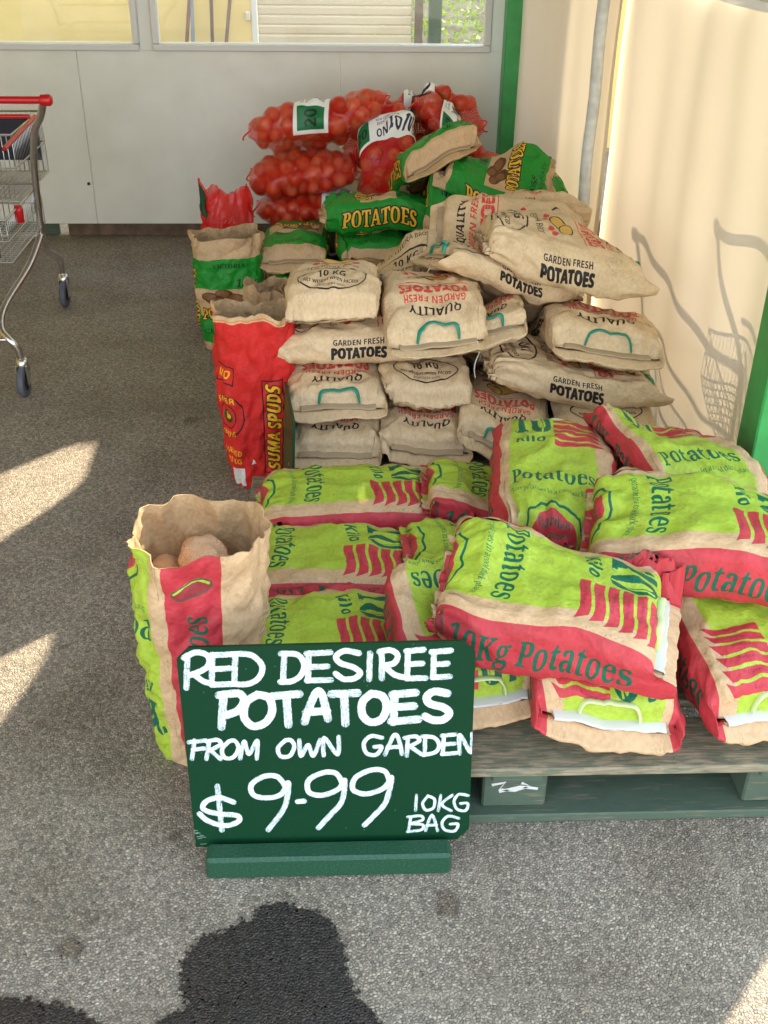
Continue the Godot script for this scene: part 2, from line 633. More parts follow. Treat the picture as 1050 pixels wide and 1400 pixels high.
func support(x: float, z: float, yaw: float, L: float, W: float, T: float, bend: float, keep := 1.0) -> Dictionary:
	# a plane through the pile under the bag, and a blurred copy of the pile relative to it
	var ex := Vector2(cos(yaw), -sin(yaw))
	var ez := Vector2(sin(yaw), cos(yaw))
	var nu := 18
	var nv := 12
	var g := PackedFloat32Array()
	g.resize(nu * nv)
	var s := [0.0, 0.0, 0.0, 0.0, 0.0, 0.0]
	for i in nu:
		for j in nv:
			var u := (i + 0.5) / nu * 2 - 1
			var v := (j + 0.5) / nv * 2 - 1
			var q := Vector2(x, z) + ex * u * L * 0.46 + ez * v * W * 0.46
			var hgt := hm[hcell(q.x, q.y)]
			g[i * nv + j] = hgt
			var wt := (1.05 - u * u) * (1.05 - v * v)
			s[0] += wt * hgt
			s[1] += wt
			s[2] += wt * hgt * u
			s[3] += wt * u * u
			s[4] += wt * hgt * v
			s[5] += wt * v * v
	var c: float = s[0] / s[1]
	var a: float = clampf(s[2] / s[3], -0.16, 0.16) * keep
	var b: float = clampf(s[4] / s[5], -0.10, 0.10) * keep
	var out := PackedFloat32Array()
	out.resize(nu * nv)
	for i in nu:
		for j in nv:
			var sum := 0.0
			var cnt := 0.0
			for di in range(-3, 4):
				for dj in range(-3, 4):
					var ii := i + di
					var jj := j + dj
					if ii >= 0 and jj >= 0 and ii < nu and jj < nv:
						sum += g[ii * nv + jj]
						cnt += 1
			var u := (i + 0.5) / nu * 2 - 1
			var v := (j + 0.5) / nv * 2 - 1
			out[i * nv + j] = clampf((sum / cnt - (c + a * u + b * v)) * bend, -0.05, 0.05)
	# rest on what is there: lift until at most a fifth of the cells sit above the underside by over 2 cm
	var over := []
	for i in nu:
		for j in nv:
			var u := (i + 0.5) / nu * 2 - 1
			var v := (j + 0.5) / nv * 2 - 1
			over.append(g[i * nv + j] - (c + a * u + b * v + out[i * nv + j]))
	over.sort()
	c += maxf(0.0, over[int(over.size() * 0.85)] - 0.015)
	return {"c": c, "a": a, "b": b, "g": out, "nu": nu, "nv": nv}


func sup_at(s: Dictionary, u: float, v: float) -> float:
	var fu := clampf((u + 1) * 0.5 * s.nu - 0.5, 0, s.nu - 1.001)
	var fv := clampf((v + 1) * 0.5 * s.nv - 0.5, 0, s.nv - 1.001)
	var i := int(fu)
	var j := int(fv)
	var g: PackedFloat32Array = s.g
	var nv: int = s.nv
	var a := lerpf(g[i * nv + j], g[i * nv + j + 1], fv - j)
	var b := lerpf(g[(i + 1) * nv + j], g[(i + 1) * nv + j + 1], fv - j)
	return s.c + s.a * u + s.b * v + lerpf(a, b, fu - i)


func raise(p: Vector3):
	for di in [-1, 0, 1]:
		for dj in [-1, 0, 1]:
			var k := hcell(p.x + di * 0.01, p.z + dj * 0.01)
			if p.y > hm[k]:
				hm[k] = p.y


# o: optional keys seed, fin (0..1 height of the seam), crumple (0..1 at the bottom end), strings, low, lump, handle, tape, bend
func paper_bag(design: String, x: float, z: float, yaw_deg: float, L: float, W: float, T: float, label: String, group: String, o := {}) -> Node3D:
	var sd: int = o.get("seed", names.get("potato_bag", 0) * 7 + 3)
	var yaw := deg_to_rad(yaw_deg)
	var low: bool = o.get("low", false)
	var nu := 18 if low else 62
	var nv := 20 if low else 84
	var sup := support(x, z, yaw, L, W, T, o.get("bend", 0.8), o.get("level", 1.0))
	var cy: float = sup.c + o.get("lift", 0.0)
	sup.c = cy
	var root := thing("potato_bag", label, "potato bag", Vector3(x, cy, z), group)
	var fin: float = o.get("fin", 0.42)
	var crum: float = o.get("crumple", 0.6)
	var fin0: float = o.get("fin0", 0.42)
	var lump: float = o.get("lump", 1.0)
	var basis := Basis(Vector3.UP, yaw)
	# profile along the bag
	var xs := []
	var th := []
	for i in nu + 1:
		var t := float(i) / nu
		if i == 0:
			xs.append(-L * 0.5 - 0.016)
			th.append(0.02)
			continue
		if i == nu:
			xs.append(L * 0.5 + 0.018)
			th.append(0.012)
			continue
		var ph := ((float(i) - 1) / (nu - 2) - 0.5) * PI
		xs.append(L * 0.5 * signf(sin(ph)) * pow(absf(sin(ph)), 0.85))
		th.append(maxf(0.02, pow(maxf(cos(ph), 0.0), 0.36)))
	var arc := [0.0]
	for i in nu:
		arc.append(arc[-1] + Vector2(xs[i + 1] - xs[i], (th[i + 1] - th[i]) * T * 0.5).length())
	var pts := PackedVector3Array()
	var uvs := PackedVector2Array()
	var per := 2.0 * (W + T)
	for i in nu + 1:
		var h: float = th[i]
		var e := 1.0 - h                      # 0 in the middle, 1 at the seams
		var u := clampf(xs[i] / (L * 0.5), -1.0, 1.0)
		for j in nv + 1:
			var s := float(j) / nv * per
			var zz := 0.0
			var yy := 0.0
			if s < W:
				zz = s / W * 2 - 1
				yy = 1
			elif s < W + T:
				zz = 1
				yy = 1 - (s - W) / T * 2
			elif s < 2 * W + T:
				zz = 1 - (s - W - T) / W * 2
				yy = -1
			else:
				zz = -1
				yy = (s - 2 * W - T) / T * 2 - 1
			var n := 3.6
			var k := pow(pow(absf(zz), n) + pow(absf(yy), n), -1.0 / n)
			var lz := zz * k * W * 0.5 * (1.0 - (0.09 * e if xs[i] > 0.0 else 0.02 * e))
			var ly := yy * k * T * 0.5 * h
			var lx: float = xs[i]
			# what is inside pushes through; the paper folds towards the seams
			var wx := lx * 100.0
			var wz := lz * 100.0
			var wy := yy * k * T * 50.0
			var amp := minf(1.0, h * 1.3)
			var d := 0.0065 * lump * noise.get_noise_3d(wx * 1.0 + sd * 91, wz * 1.0, wy + sd * 13)
			var r1 := ridge.get_noise_3d(wx * 0.9 + sd * 57, wz * 0.9 + sd * 5, wy * 0.9)
			d += 0.009 * (pow(clampf(r1 * 0.5 + 0.5, 0.0, 1.0), 4.0) - 0.35)
			d -= 0.003 * ridge.get_noise_3d(wx * 2.1 + sd * 11, wz * 2.1, wy * 2.1)
			var endw := smoothstep(0.30, 0.95, absf(u)) * (crum if u < 0 else 0.28)
			var fold := noise.get_noise_3d(wx * 0.45, s * 190.0 + sd * 31, sd * 3.0)
			d += endw * 0.020 * fold * (0.25 + 0.75 * amp)
			lx += (0.012 * noise.get_noise_2d(s * 160.0, sd * 17.0) - 0.010 * absf(fold)) * endw
			if u > 0.0 and yy < 0.6:
				lx += 0.046 * sin(PI * clampf(h / 0.95, 0.0, 1.0)) * smoothstep(0.6, -0.3, yy) * smoothstep(0.5, 0.9, u)
			if u < -0.6:
				lz *= 1.0 - crum * 0.22 * smoothstep(0.6, 1.0, -u)
			var dirv := Vector3(0, yy * k, zz * k).normalized()
			var px := lx
			var py := ly + dirv.y * d * amp
			var pz := lz + dirv.z * d * 0.8
			# seam sits below the middle of the bag; ends droop
			var mid := T * (0.5 - e * (0.5 - (fin if u > 0.0 else fin0)))
			if u < -0.8:
				mid += crum * 0.03 * noise.get_noise_2d(s * 190.0, sd * 3.3) * e
			elif u > 0.9:
				mid += 0.006 * noise.get_noise_2d(s * 40.0 + 9.0, sd * 5.3) * e
			var w := basis * Vector3(px, 0, pz) + Vector3(x, 0, z)
			var base := sup_at(sup, u, clampf(pz / (W * 0.5), -1, 1))
			w.y = base + mid + py
			var floor_y := hm[hcell(w.x, w.z)] + 0.002
			if w.y < floor_y:
				w.y = floor_y + 0.0006 * (yy + 1.0)
			pts.append(w - root.position)
			uvs.append(Vector2(float(j) / nv, 1.0 - arc[i] / arc[nu]))
	# map the texture columns to the real share of face and gusset
	for i in uvs.size():
		var s := uvs[i].x * per
		var c := 0.0
		if s < W:
			c = s / W * FACE
		elif s < W + T:
			c = FACE + (s - W) / T * 155
		elif s < 2 * W + T:
			c = FACE + 155 + (s - W - T) / W * FACE
		else:
			c = 2 * FACE + 155 + (s - 2 * W - T) / T * 155
		uvs[i].x = c / TW
	var body := grid_mesh(pts, uvs, nu + 1, nv + 1, true, true)
	part("paper_body", body, MAT[design + str(sd % 3)], root)
	for i in pts.size():
		raise(pts[i] + root.position)
	if low:
		return root
	# sewn strip over the seam at the handle end
	var cols := nv + 1
	var jw := int(W / per * nv)
	if o.get("tape", true):
		var rp := PackedVector3Array()
		var ru := PackedVector2Array()
		var ex := basis * Vector3.RIGHT
		var rows := [[nu - 1, -0.006, 0.0045], [nu - 1, 0.0, 0.0062], [nu, 0.001, 0.0042], [nu, 0.003, 0.0], [nu, 0.001, -0.003], [nu - 1, 0.0, -0.002]]
		for q in rows:
			for j in jw + 1:
				var p0 := pts[q[0] * cols + j]
				var nrm := Vector3(0, 1, 0)
				rp.append(p0 + ex * q[1] + nrm * q[2])
				ru.append(Vector2(float(j) / jw, 0))
		part("sewn_strip", grid_mesh(rp, ru, rows.size(), jw + 1, true), MAT.tape if design == "lime" else MAT.kraft_tape, root)
	if o.get("handle", true):
		var sp := Soup.new()
		var path := []
		var reach := 0.036
		for q in 25:
			var t := q / 24.0
			var across := 0.5 + (t - 0.5) * 0.46
			var up := 1.0 - pow(absf(t * 2 - 1), 7.0)
			# row whose distance from the seam is reach * up
			var want: float = arc[nu - 1] - 0.004 - reach * up
			var i := nu - 1
			while i > 2 and arc[i] > want:
				i -= 1
			var f: float = (want - arc[i]) / maxf(arc[i + 1] - arc[i], 1e-5)
			var jf := across * jw
			var j := int(jf)
			var a: Vector3 = pts[i * cols + j].lerp(pts[i * cols + j + 1], jf - j)
			var b: Vector3 = pts[(i + 1) * cols + j].lerp(pts[(i + 1) * cols + j + 1], jf - j)
			path.append(a.lerp(b, clampf(f, 0, 1)) + Vector3(0, 0.006, 0) + basis * Vector3(0.004, 0, 0))
		sp.tube(path, 0.0075, 8, 0.4)
		part("handle", sp.mesh(), MAT.handle_pale if design == "lime" else MAT.handle_green, root)
	for q in o.get("strings", []):
		# q: column share across the face, length
		var j := int(q[0] * jw)
		var p0 := pts[nu * cols + j] + Vector3(0, 0.004, 0)
		var path := []
		var out := basis * Vector3.RIGHT
		for k in 12:
			var t := k / 11.0
			path.append(p0 + out * (0.012 * sqrt(t) + 0.004 * sin(t * 9.0 + sd)) + Vector3(0.006 * sin(t * 6.0 + sd), -t * q[1], 0))
		var sp := Soup.new()
		sp.tube(path, 0.0013, 5)
		part("string", sp.mesh(), MAT.string, root)
	return root


# upright open sack: rx, rz half sizes; ufront = texture column share that faces +z before turning
func open_sack(called: String, design: String, at: Vector3, rx: float, rz: float, H: float, yaw_deg: float, ufront: float, vflip: bool, label: String, category: String, o := {}) -> Node3D:
	var root := thing(called, label, category, at, o.get("group", ""))
	var sd: int = o.get("seed", 4)
	var nu := 54
	var nv := 90
	var b := Basis(Vector3.UP, deg_to_rad(yaw_deg))
	var lean: Vector2 = o.get("lean", Vector2.ZERO)
	var fill: float = o.get("fill", 0.8)
	var build := func(inset: float, h0: float) -> Array:
		var p := PackedVector3Array()
		var t := PackedVector2Array()
		for i in nu + 1:
			var v := h0 + (1.0 - h0) * i / nu
			for j in nv + 1:
				var a := TAU * j / nv
				# j = 0 faces -z so that the join is hidden
				var cx := -sin(a)
				var cz := -cos(a)
				var n: float = o.get("square", 2.7)
				var k := pow(pow(absf(cx), n) + pow(absf(cz), n), -1.0 / n)
				var w: float = 1.0 + 0.03 * sin(v * PI) - o.get("foot", 0.10) * pow(1.0 - v, 4.0)
				w *= 1.0 + o.get("flare", 0.0) * (v - 0.7)
				var soft := smoothstep(fill - 0.05, 1.0, v)
				var q := Vector3(cx * k * rx * w, 0, cz * k * rz * w)
				var out := Vector3(cx, 0, cz).normalized()
				var d := 0.010 * noise.get_noise_3d(cx * 22.0 + sd * 7, v * H * 100.0, cz * 22.0) * (1.0 - 0.4 * soft)
				d -= 0.010 * pow(clampf(ridge.get_noise_3d(cx * 14.0 + sd * 17, v * H * 80.0, cz * 14.0) * 0.5 + 0.5, 0, 1), 3.0)
				d += soft * 0.024 * noise.get_noise_3d(cx * 13.0 + sd * 3, v * 14.0, cz * 13.0 + 40)
				d += 0.004 * noise.get_noise_3d(cx * 60.0, v * H * 260.0, cz * 60.0 + sd)
				q += out * (d - inset)
				var rim := 0.030 * noise.get_noise_3d(cx * 7.0 + sd * 50, cz * 7.0, 7.0) + 0.005 * noise.get_noise_3d(cx * 24.0 + sd * 20, cz * 24.0, 3.0)
				var y: float = v * H + rim * smoothstep(0.6, 1.0, v) * o.get("ragged", 1.0)
				y += o.get("tilt_rim", Vector2.ZERO).dot(Vector2(cx, cz)) * smoothstep(0.5, 1.0, v)
				q.y = maxf(y, 0.002)
				q.x += lean.x * v * v
				q.z += lean.y * v * v
				p.append(b * q)
				var u := (0.5 - float(j) / nv if vflip else float(j) / nv - 0.5) + ufront
				t.append(Vector2(u, v if vflip else 1.0 - v))
		return [p, t]
	var outer: Array = build.call(0.0, 0.0)
	var base_p: PackedVector3Array = outer[0]
	part("paper_body", grid_mesh(outer[0], outer[1], nu + 1, nv + 1, true, true), o.get("material", MAT[design + "1"] if MAT.has(design + "1") else MAT.inner), root)
	var inner: Array = build.call(0.0022, maxf(0.2, fill - 0.35))
	part("lining", grid_mesh(inner[0], inner[1], nu + 1, nv + 1, false, true), o.get("lining", MAT.inner), root)
	var lip := PackedVector3Array()
	var lu := PackedVector2Array()
	var cols := nv + 1
	for r in [base_p, inner[0]]:
		for j in cols:
			lip.append(r[nu * cols + j])
			lu.append(Vector2.ZERO)
	part("rim", grid_mesh(lip, lu, 2, cols, true, true), o.get("lining", MAT.inner), root)
	for q in o.get("patches", []):
		# rows and columns of the body that the label covers
		var lp := PackedVector3Array()
		var lt := PackedVector2Array()
		for i in range(q[0], q[1] + 1):
			for j in range(q[2], q[3] + 1):
				var c := base_p[i * cols + j]
				var out := Vector3(c.x, 0, c.z).normalized()
				lp.append(c + out * 0.003)
				lt.append(Vector2(float(j - q[2]) / (q[3] - q[2]), 1.0 - float(i - q[0]) / (q[1] - q[0])))
		part("label", grid_mesh(lp, lt, q[1] - q[0] + 1, q[3] - q[2] + 1, true), q[4], root)
	# floor of the sack
	var bot := Soup.new()
	for j in nv:
		bot.tri(Vector3(0, 0.003, 0), base_p[j], base_p[j + 1])
	part("base", bot.mesh(), MAT.inner, root)
	return root


func potato(at: Vector3, r: Vector3, sd: int, label: String, turn := 0.0, group := ""):
	var o := MeshInstance3D.new()
	o.name = numbered("potato")
	add_child(o)
	o.position = at
	o.rotation.y = turn
	var p := PackedVector3Array()
	var t := PackedVector2Array()
	for i in 21:
		for j in 33:
			var a := PI * i / 20.0
			var b := TAU * (j % 32) / 32.0
			var d := Vector3(sin(a) * cos(b), cos(a), sin(a) * sin(b))
			var k := 1.0 + 0.20 * noise.get_noise_3d(d.x * 7 + sd * 20, d.y * 9, d.z * 9) + 0.02 * noise.get_noise_3d(d.x * 40, d.y * 40 + sd, d.z * 40)
			p.append(d * r * k)
			t.append(Vector2(j / 32.0, i / 20.0))
	o.mesh = grid_mesh(p, t, 21, 33, true, true)
	o.material_override = MAT.potato
	tag(o, label, "potato", group)


# net sack full of onions, lying on the pile (or standing when upright)
func onion_bag(x: float, z: float, yaw_deg: float, L: float, W: float, T: float, label: String, o := {}) -> Node3D:
	var sd: int = o.get("seed", names.get("onion_bag", 0) + 2)
	var yaw := deg_to_rad(yaw_deg)
	var b := Basis(Vector3.UP, yaw)
	var sup := support(x, z, yaw, L, W, T, 0.6)
	sup.c += o.get("lift", 0.0)
	var root := thing("onion_bag", label, "onion bag", Vector3(x, sup.c, z), "onion bags on the far pallet")
	var r := RandomNumberGenerator.new()
	r.seed = sd * 101 + 5
	# onions packed against the skin of the bag
	var onions := []
	var tries := 0
	while onions.size() < o.get("count", 46) and tries < 2600:
		tries += 1
		var rad := r.randf_range(0.025, 0.041)
		var q := Vector3(r.randf_range(-1, 1), r.randf_range(-1, 1), r.randf_range(-1, 1))
		var m := pow(pow(absf(q.x), 3.0) + pow(absf(q.y), 2.6) + pow(absf(q.z), 2.6), 1.0 / 2.8)
		if m < 0.2:
			continue
		q /= m
		var c := Vector3(q.x * (L * 0.5 - rad * 0.9), q.y * maxf(T * 0.5 - rad, 0.012), q.z * (W * 0.5 - rad))
		var ok := true
		for e in onions:
			if e[0].distance_to(c) < (e[1] + rad) * 0.88:
				ok = false
				break
		if ok:
			onions.append([c, rad])
	var placed := []
	for e in onions:
		var c: Vector3 = e[0]
		var u := c.x / (L * 0.5)
		var v := c.z / (W * 0.5)
		var w := b * Vector3(c.x, 0, c.z)
		w.y = sup_at(sup, u, v) - sup.c + T * 0.5 + c.y
		var fl: float = hm[hcell(w.x + x, w.z + z)] - sup.c + e[1] * 0.8
		w.y = maxf(w.y, fl)
		placed.append([w, e[1]])
		var mi := part("onion", MAT.onion_mesh[r.randi() % 3], MAT.onion[r.randi() % 4], root, w, Vector3(r.randf() * 6, r.randf() * 6, r.randf() * 6))
		mi.scale = Vector3.ONE * e[1]
	# the net hugs the onions
	var nu := 52
	var nv := 60
	var rows := []
	for i in nu + 1:
		var u := float(i) / nu * 2 - 1
		var lx := u * (L * 0.5 + 0.012)
		var cen := b * Vector3(lx, 0, 0)
		cen.y = sup_at(sup, clampf(u, -1, 1), 0) - sup.c + T * 0.5
		var taper := pow(maxf(1.0 - pow(absf(u), 3.5), 0.0), 0.5)
		var row := PackedFloat32Array()
		for j in nv:
			var a := TAU * j / nv
			var dir := b * Vector3(0, sin(a), cos(a))
			var base := 1.0 / sqrt(pow(sin(a) / (T * 0.44), 2) + pow(cos(a) / (W * 0.46), 2)) * taper
			base = maxf(base, 0.014)
			var best := base
			for e in placed:
				var oc: Vector3 = cen - e[0]
				if oc.length_squared() > 0.09:
					continue
				var rr: float = e[1] + 0.003
				var bb := oc.dot(dir)
				var disc := bb * bb - oc.length_squared() + rr * rr
				if disc > 0:
					best = maxf(best, -bb + sqrt(disc))
			row.append(best)
		rows.append(row)
	for pass_ in 7:
		var nxt := []
		for i in nu + 1:
			var row := PackedFloat32Array()
			for j in nv:
				var s: float = rows[i][j] * 2 + rows[i][(j + 1) % nv] + rows[i][(j + nv - 1) % nv] + rows[maxi(i - 1, 0)][j] + rows[mini(i + 1, nu)][j]
				row.append(maxf(rows[i][j], s / 6.0))
			nxt.append(row)
		rows = nxt
	var pts := PackedVector3Array()
	var uv := PackedVector2Array()
	for i in nu + 1:
		var u := float(i) / nu * 2 - 1
		var lx := u * (L * 0.5 + 0.012)
		var cen := b * Vector3(lx, 0, 0)
		cen.y = sup_at(sup, clampf(u, -1, 1), 0) - sup.c + T * 0.5
		for j in nv + 1:
			var a := TAU * j / nv
			var q: Vector3 = cen + b * Vector3(0, sin(a), cos(a)) * rows[i][j % nv]
			var fl: float = hm[hcell(q.x + x, q.z + z)] - sup.c + 0.001
			q.y = maxf(q.y, fl)
			pts.append(q)
			uv.append(Vector2(lx, a * (W + T) * 0.25) * 60.0)
	part("net", grid_mesh(pts, uv, nu + 1, nv + 1, false, true), MAT.net, root)
	# printed label band round the middle
	if o.has("band"):
		var lp := PackedVector3Array()
		var lu := PackedVector2Array()
		var i0 := int((o.band[0] + 1) * 0.5 * nu)
		var i1 := int((o.band[1] + 1) * 0.5 * nu)
		var j0: int = o.get("j0", -2)
		var j1: int = o.get("j1", 32)
		for i in range(i0, i1 + 1):
			for j in range(j0, j1 + 1):
				var k := i * (nv + 1) + posmod(j, nv)
				var u := float(i) / nu * 2 - 1
				var cen := b * Vector3(u * (L * 0.5 + 0.012), 0, 0)
				cen.y = sup_at(sup, clampf(u, -1, 1), 0) - sup.c + T * 0.5
				var out := (pts[k] - cen).normalized()
				lp.append(pts[k] + out * 0.0035)
				lu.append(Vector2(float(j - j0) / (j1 - j0), float(i - i0) / (i1 - i0)))
		part("label_band", grid_mesh(lp, lu, i1 - i0 + 1, j1 - j0 + 1, false), MAT.onion_label, root)
	# drawn seam at both ends
	for s in [0, nu]:
		var path := []
		for q in 13:
			var t := q / 12.0 * 2 - 1
			var c := pts[s * (nv + 1)]
			var e := b * Vector3((L * 0.5 + 0.014) * (1 if s else -1) + 0.01 * sin(t * 4.0 + sd), 0, t * W * 0.40)
			e.y = (c.y) + 0.008 * sin(t * 3.0 + sd)
			e.y = maxf(e.y, hm[hcell(e.x + x, e.z + z)] - sup.c + 0.004)
			path.append(e)
		var sp := Soup.new()
		sp.tube(path, 0.0035, 6)
		part("seam", sp.mesh(), MAT.net_cord, root)
	for k in pts.size():
		raise(pts[k] + root.position)
	return root


# ---------------------------------------------------------------- setting
func common_materials():
	var white := mat(Color.WHITE)
	MAT.white = white
	# broken-stone paving: grains of two sizes
	var cell := noise_image(1024, FastNoiseLite.TYPE_CELLULAR, 0.060, 3, 2)
	var soft := noise_image(512, FastNoiseLite.TYPE_SIMPLEX_SMOOTH, 0.012, 9, 5)
	var fine := noise_image(512, FastNoiseLite.TYPE_SIMPLEX, 0.09, 21, 3)
	var pick := FastNoiseLite.new()
	pick.noise_type = FastNoiseLite.TYPE_CELLULAR
	pick.cellular_return_type = FastNoiseLite.RETURN_CELL_VALUE
	pick.frequency = 0.075
	pick.seed = 8
	var tone := pick.get_seamless_image(1024, 1024)
	var dist := FastNoiseLite.new()
	dist.noise_type = FastNoiseLite.TYPE_CELLULAR
	dist.cellular_return_type = FastNoiseLite.RETURN_DISTANCE2_SUB
	dist.frequency = 0.075
	dist.seed = 8
	var rimg := dist.get_seamless_image(1024, 1024)
	var stone := Image.create(1024, 1024, false, Image.FORMAT_RGB8)
	var relief := Image.create(1024, 1024, false, Image.FORMAT_R8)
	for y in 1024:
		for x in 1024:
			var t := tone.get_pixel(x, y).r
			var e := clampf(rimg.get_pixel(x, y).r * 2.2, 0.0, 1.0)
			var f := fine.get_pixel(x % 512, y % 512).r
			var v := (0.43 + 0.45 * t) * (0.88 + 0.24 * f)
			if t > 0.97:
				v *= 1.25
			elif t < 0.10:
				v *= 0.55
			v *= 0.68 + 0.32 * e          # dark bitumen between the stones
			stone.set_pixel(x, y, Color(v * 1.05, v * 0.98, v * 0.87))
			relief.set_pixel(x, y, Color(e * (0.55 + 0.45 * t), 0, 0))
	var dark_stone := Image.create(1024, 1024, false, Image.FORMAT_RGB8)  # same stones in darker tones, palest grains kept bright
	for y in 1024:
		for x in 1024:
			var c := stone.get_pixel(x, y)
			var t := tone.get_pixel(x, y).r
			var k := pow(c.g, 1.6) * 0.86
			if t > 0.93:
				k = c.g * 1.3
			dark_stone.set_pixel(x, y, Color(k * 1.08, k * 0.98, k * 0.90))
	var stone_t := ImageTexture.create_from_image(stone)
	var relief_t := ImageTexture.create_from_image(relief)
	var g := tri_mat(Color(1.0, 1.0, 1.0), stone_t, 2.2, 0.85, relief_t, 0.40)
	g.detail_enabled = true
	g.detail_blend_mode = BaseMaterial3D.BLEND_MODE_MUL
	g.detail_uv_layer = BaseMaterial3D.DETAIL_UV_2
	g.detail_albedo = tinted(soft, [[0.0, Color(0.84, 0.82, 0.79)], [0.5, Color(0.96, 0.95, 0.94)], [1.0, Color(1, 1, 1)]])
	g.uv2_triplanar = true
	g.uv2_world_triplanar = true
	g.uv2_scale = Vector3.ONE * 0.37
	MAT.ground = g
	var dark_paving := tri_mat(Color(0.50, 0.47, 0.45), ImageTexture.create_from_image(dark_stone), 2.2, 0.33, relief_t, 0.32)
	MAT.dark_paving = dark_paving
	MAT.stain = tri_mat(Color(0.80, 0.76, 0.72), stone_t, 2.2, 0.8, relief_t, 0.40)
	# painted board wall
	var wl := tri_mat(Color(0.92, 0.915, 0.875), tinted(soft, [[0.0, Color(0.95, 0.95, 0.94)], [1.0, Color(1, 1, 1)]]), 0.6, 0.42)
	MAT.wall = wl
	MAT.cream = tri_mat(Color(0.92, 0.81, 0.50), tinted(soft, [[0.0, Color(0.95, 0.95, 0.94)], [1.0, Color(1, 1, 1)]]), 0.6, 0.7)
	MAT.trim = mat(Color(0.84, 0.84, 0.82), 0.4)
	MAT.kick = tri_mat(Color(0.50, 0.41, 0.32), tinted(soft, [[0.0, Color(0.7, 0.7, 0.7)], [1.0, Color(1, 1, 1)]]), 2.0, 0.8)
	MAT.green_steel = tri_mat(Color(0.24, 0.66, 0.34), tinted(soft, [[0.0, Color(0.85, 0.85, 0.85)], [1.0, Color(1, 1, 1)]]), 1.4, 0.4)
	# canvas: woven, lets light through
	var weave := Image.create(256, 256, false, Image.FORMAT_RGB8)
	for y in 256:
		for x in 256:
			var v := 0.95 + 0.03 * sin(x * TAU / 8) * sin(y * TAU / 8) + 0.02 * (fine.get_pixel(x * 2, y * 2).r - 0.5)
			weave.set_pixel(x, y, Color(v, v, v))
	var cv := mat(Color(0.94, 0.895, 0.825), 0.9)
	cv.albedo_texture = ImageTexture.create_from_image(weave)
	cv.uv1_scale = Vector3(12, 12, 1)
	cv.backlight_enabled = true
	cv.backlight = Color(0.58, 0.565, 0.53)
	MAT.canvas = cv
	var cl := mat(Color(0.93, 0.94, 0.95), 0.5)
	cl.backlight_enabled = true
	cl.backlight = Color(0.4, 0.4, 0.4)
	MAT.clear = cl
	MAT.pole = tri_mat(Color(0.90, 0.91, 0.89), tinted(soft, [[0.0, Color(0.8, 0.8, 0.8)], [1.0, Color(1, 1, 1)]]), 3.0, 0.45)
	MAT.roof = mat(Color(0.62, 0.63, 0.62), 0.6)
	var glass := mat(Color(0.9, 0.95, 0.93, 0.10), 0.03)
	glass.transparency = BaseMaterial3D.TRANSPARENCY_ALPHA
	MAT.glass = glass
	MAT.chrome = mat(Color(0.86, 0.85, 0.84), 0.28, 1.0)
	MAT.wire = mat(Color(0.80, 0.80, 0.80), 0.35, 1.0)
	MAT.red_plastic = mat(Color(0.72, 0.06, 0.08), 0.35)
	MAT.blue_plastic = mat(Color(0.04, 0.05, 0.14), 0.5)
	MAT.rubber = mat(Color(0.34, 0.35, 0.39), 0.6)
	MAT.dark = mat(Color(0.10, 0.10, 0.10), 0.6)
	MAT.shutter = mat(Color(0.80, 0.74, 0.62), 0.4)
	# worn green pallet wood
	var pw := noise_image(512, FastNoiseLite.TYPE_SIMPLEX_SMOOTH, 0.014, 31, 5)
	var streak := Image.create(512, 512, false, Image.FORMAT_RGB8)
	for y in 512:
		for x in 512:
			var a := pw.get_pixel((x / 2) % 512, (y * 6) % 512).r
			var b := fine.get_pixel((x / 6) % 512, (y * 2) % 512).r
			var c := Color(0.37, 0.43, 0.35).lerp(Color(0.26, 0.33, 0.27), b)
			c = c.lerp(Color(0.52, 0.45, 0.36), smoothstep(0.58, 0.85, a) * smoothstep(0.35, 0.6, b) * 0.7)
			c = c * (0.85 + 0.3 * b)
			streak.set_pixel(x, y, Color(c.r, c.g, c.b))
	MAT.pallet = tri_mat(Color(0.95, 0.95, 0.95), ImageTexture.create_from_image(streak), 1.6, 0.75, ImageTexture.create_from_image(pw), 0.2)
	var deck := Image.create(512, 512, false, Image.FORMAT_RGB8)
	for y in 512:
		for x in 512:
			var a := pw.get_pixel(x, (y * 4) % 512).r
			var b := fine.get_pixel((x / 6) % 512, (y * 2) % 512).r
			var c := Color(0.58, 0.53, 0.43).lerp(Color(0.46, 0.46, 0.37), smoothstep(0.4, 0.6, a)) * (0.8 + 0.4 * b)
			deck.set_pixel(x, y, Color(c.r, c.g, c.b))
	MAT.deck = tri_mat(Color(0.95, 0.95, 0.95), ImageTexture.create_from_image(deck), 1.6, 0.8, ImageTexture.create_from_image(pw), 0.2)
	MAT.board_green = tri_mat(Color(0.07, 0.28, 0.17), tinted(soft, [[0.0, Color(0.8, 0.8, 0.8)], [1.0, Color(1, 1, 1)]]), 4.0, 0.4)
	# potatoes and onions
	var pt := mat(Color(0.93, 0.84, 0.74), 0.8)
	pt.albedo_texture = tinted(fine, [[0.0, Color(0.76, 0.62, 0.55)], [0.5, Color(0.92, 0.82, 0.73)], [1.0, Color(1, 0.9, 0.8)]])
	pt.uv1_scale = Vector3(1, 0.5, 1)
	MAT.potato = pt
	MAT.onion = []
	var skin := Image.create(128, 64, false, Image.FORMAT_RGB8)
	for y in 64:
		for x in 128:
			var st := fine.get_pixel((x * 5) % 512, (y / 3) % 512).r
			var v := 0.78 + 0.4 * (st - 0.4)
			var c := Color(v, v * 0.93, v * 0.84)
			if y < 7 or y > 58:
				c = c.lerp(Color(0.55, 0.40, 0.25), 0.7)
			skin.set_pixel(x, y, c)
	var skin_t := ImageTexture.create_from_image(skin)
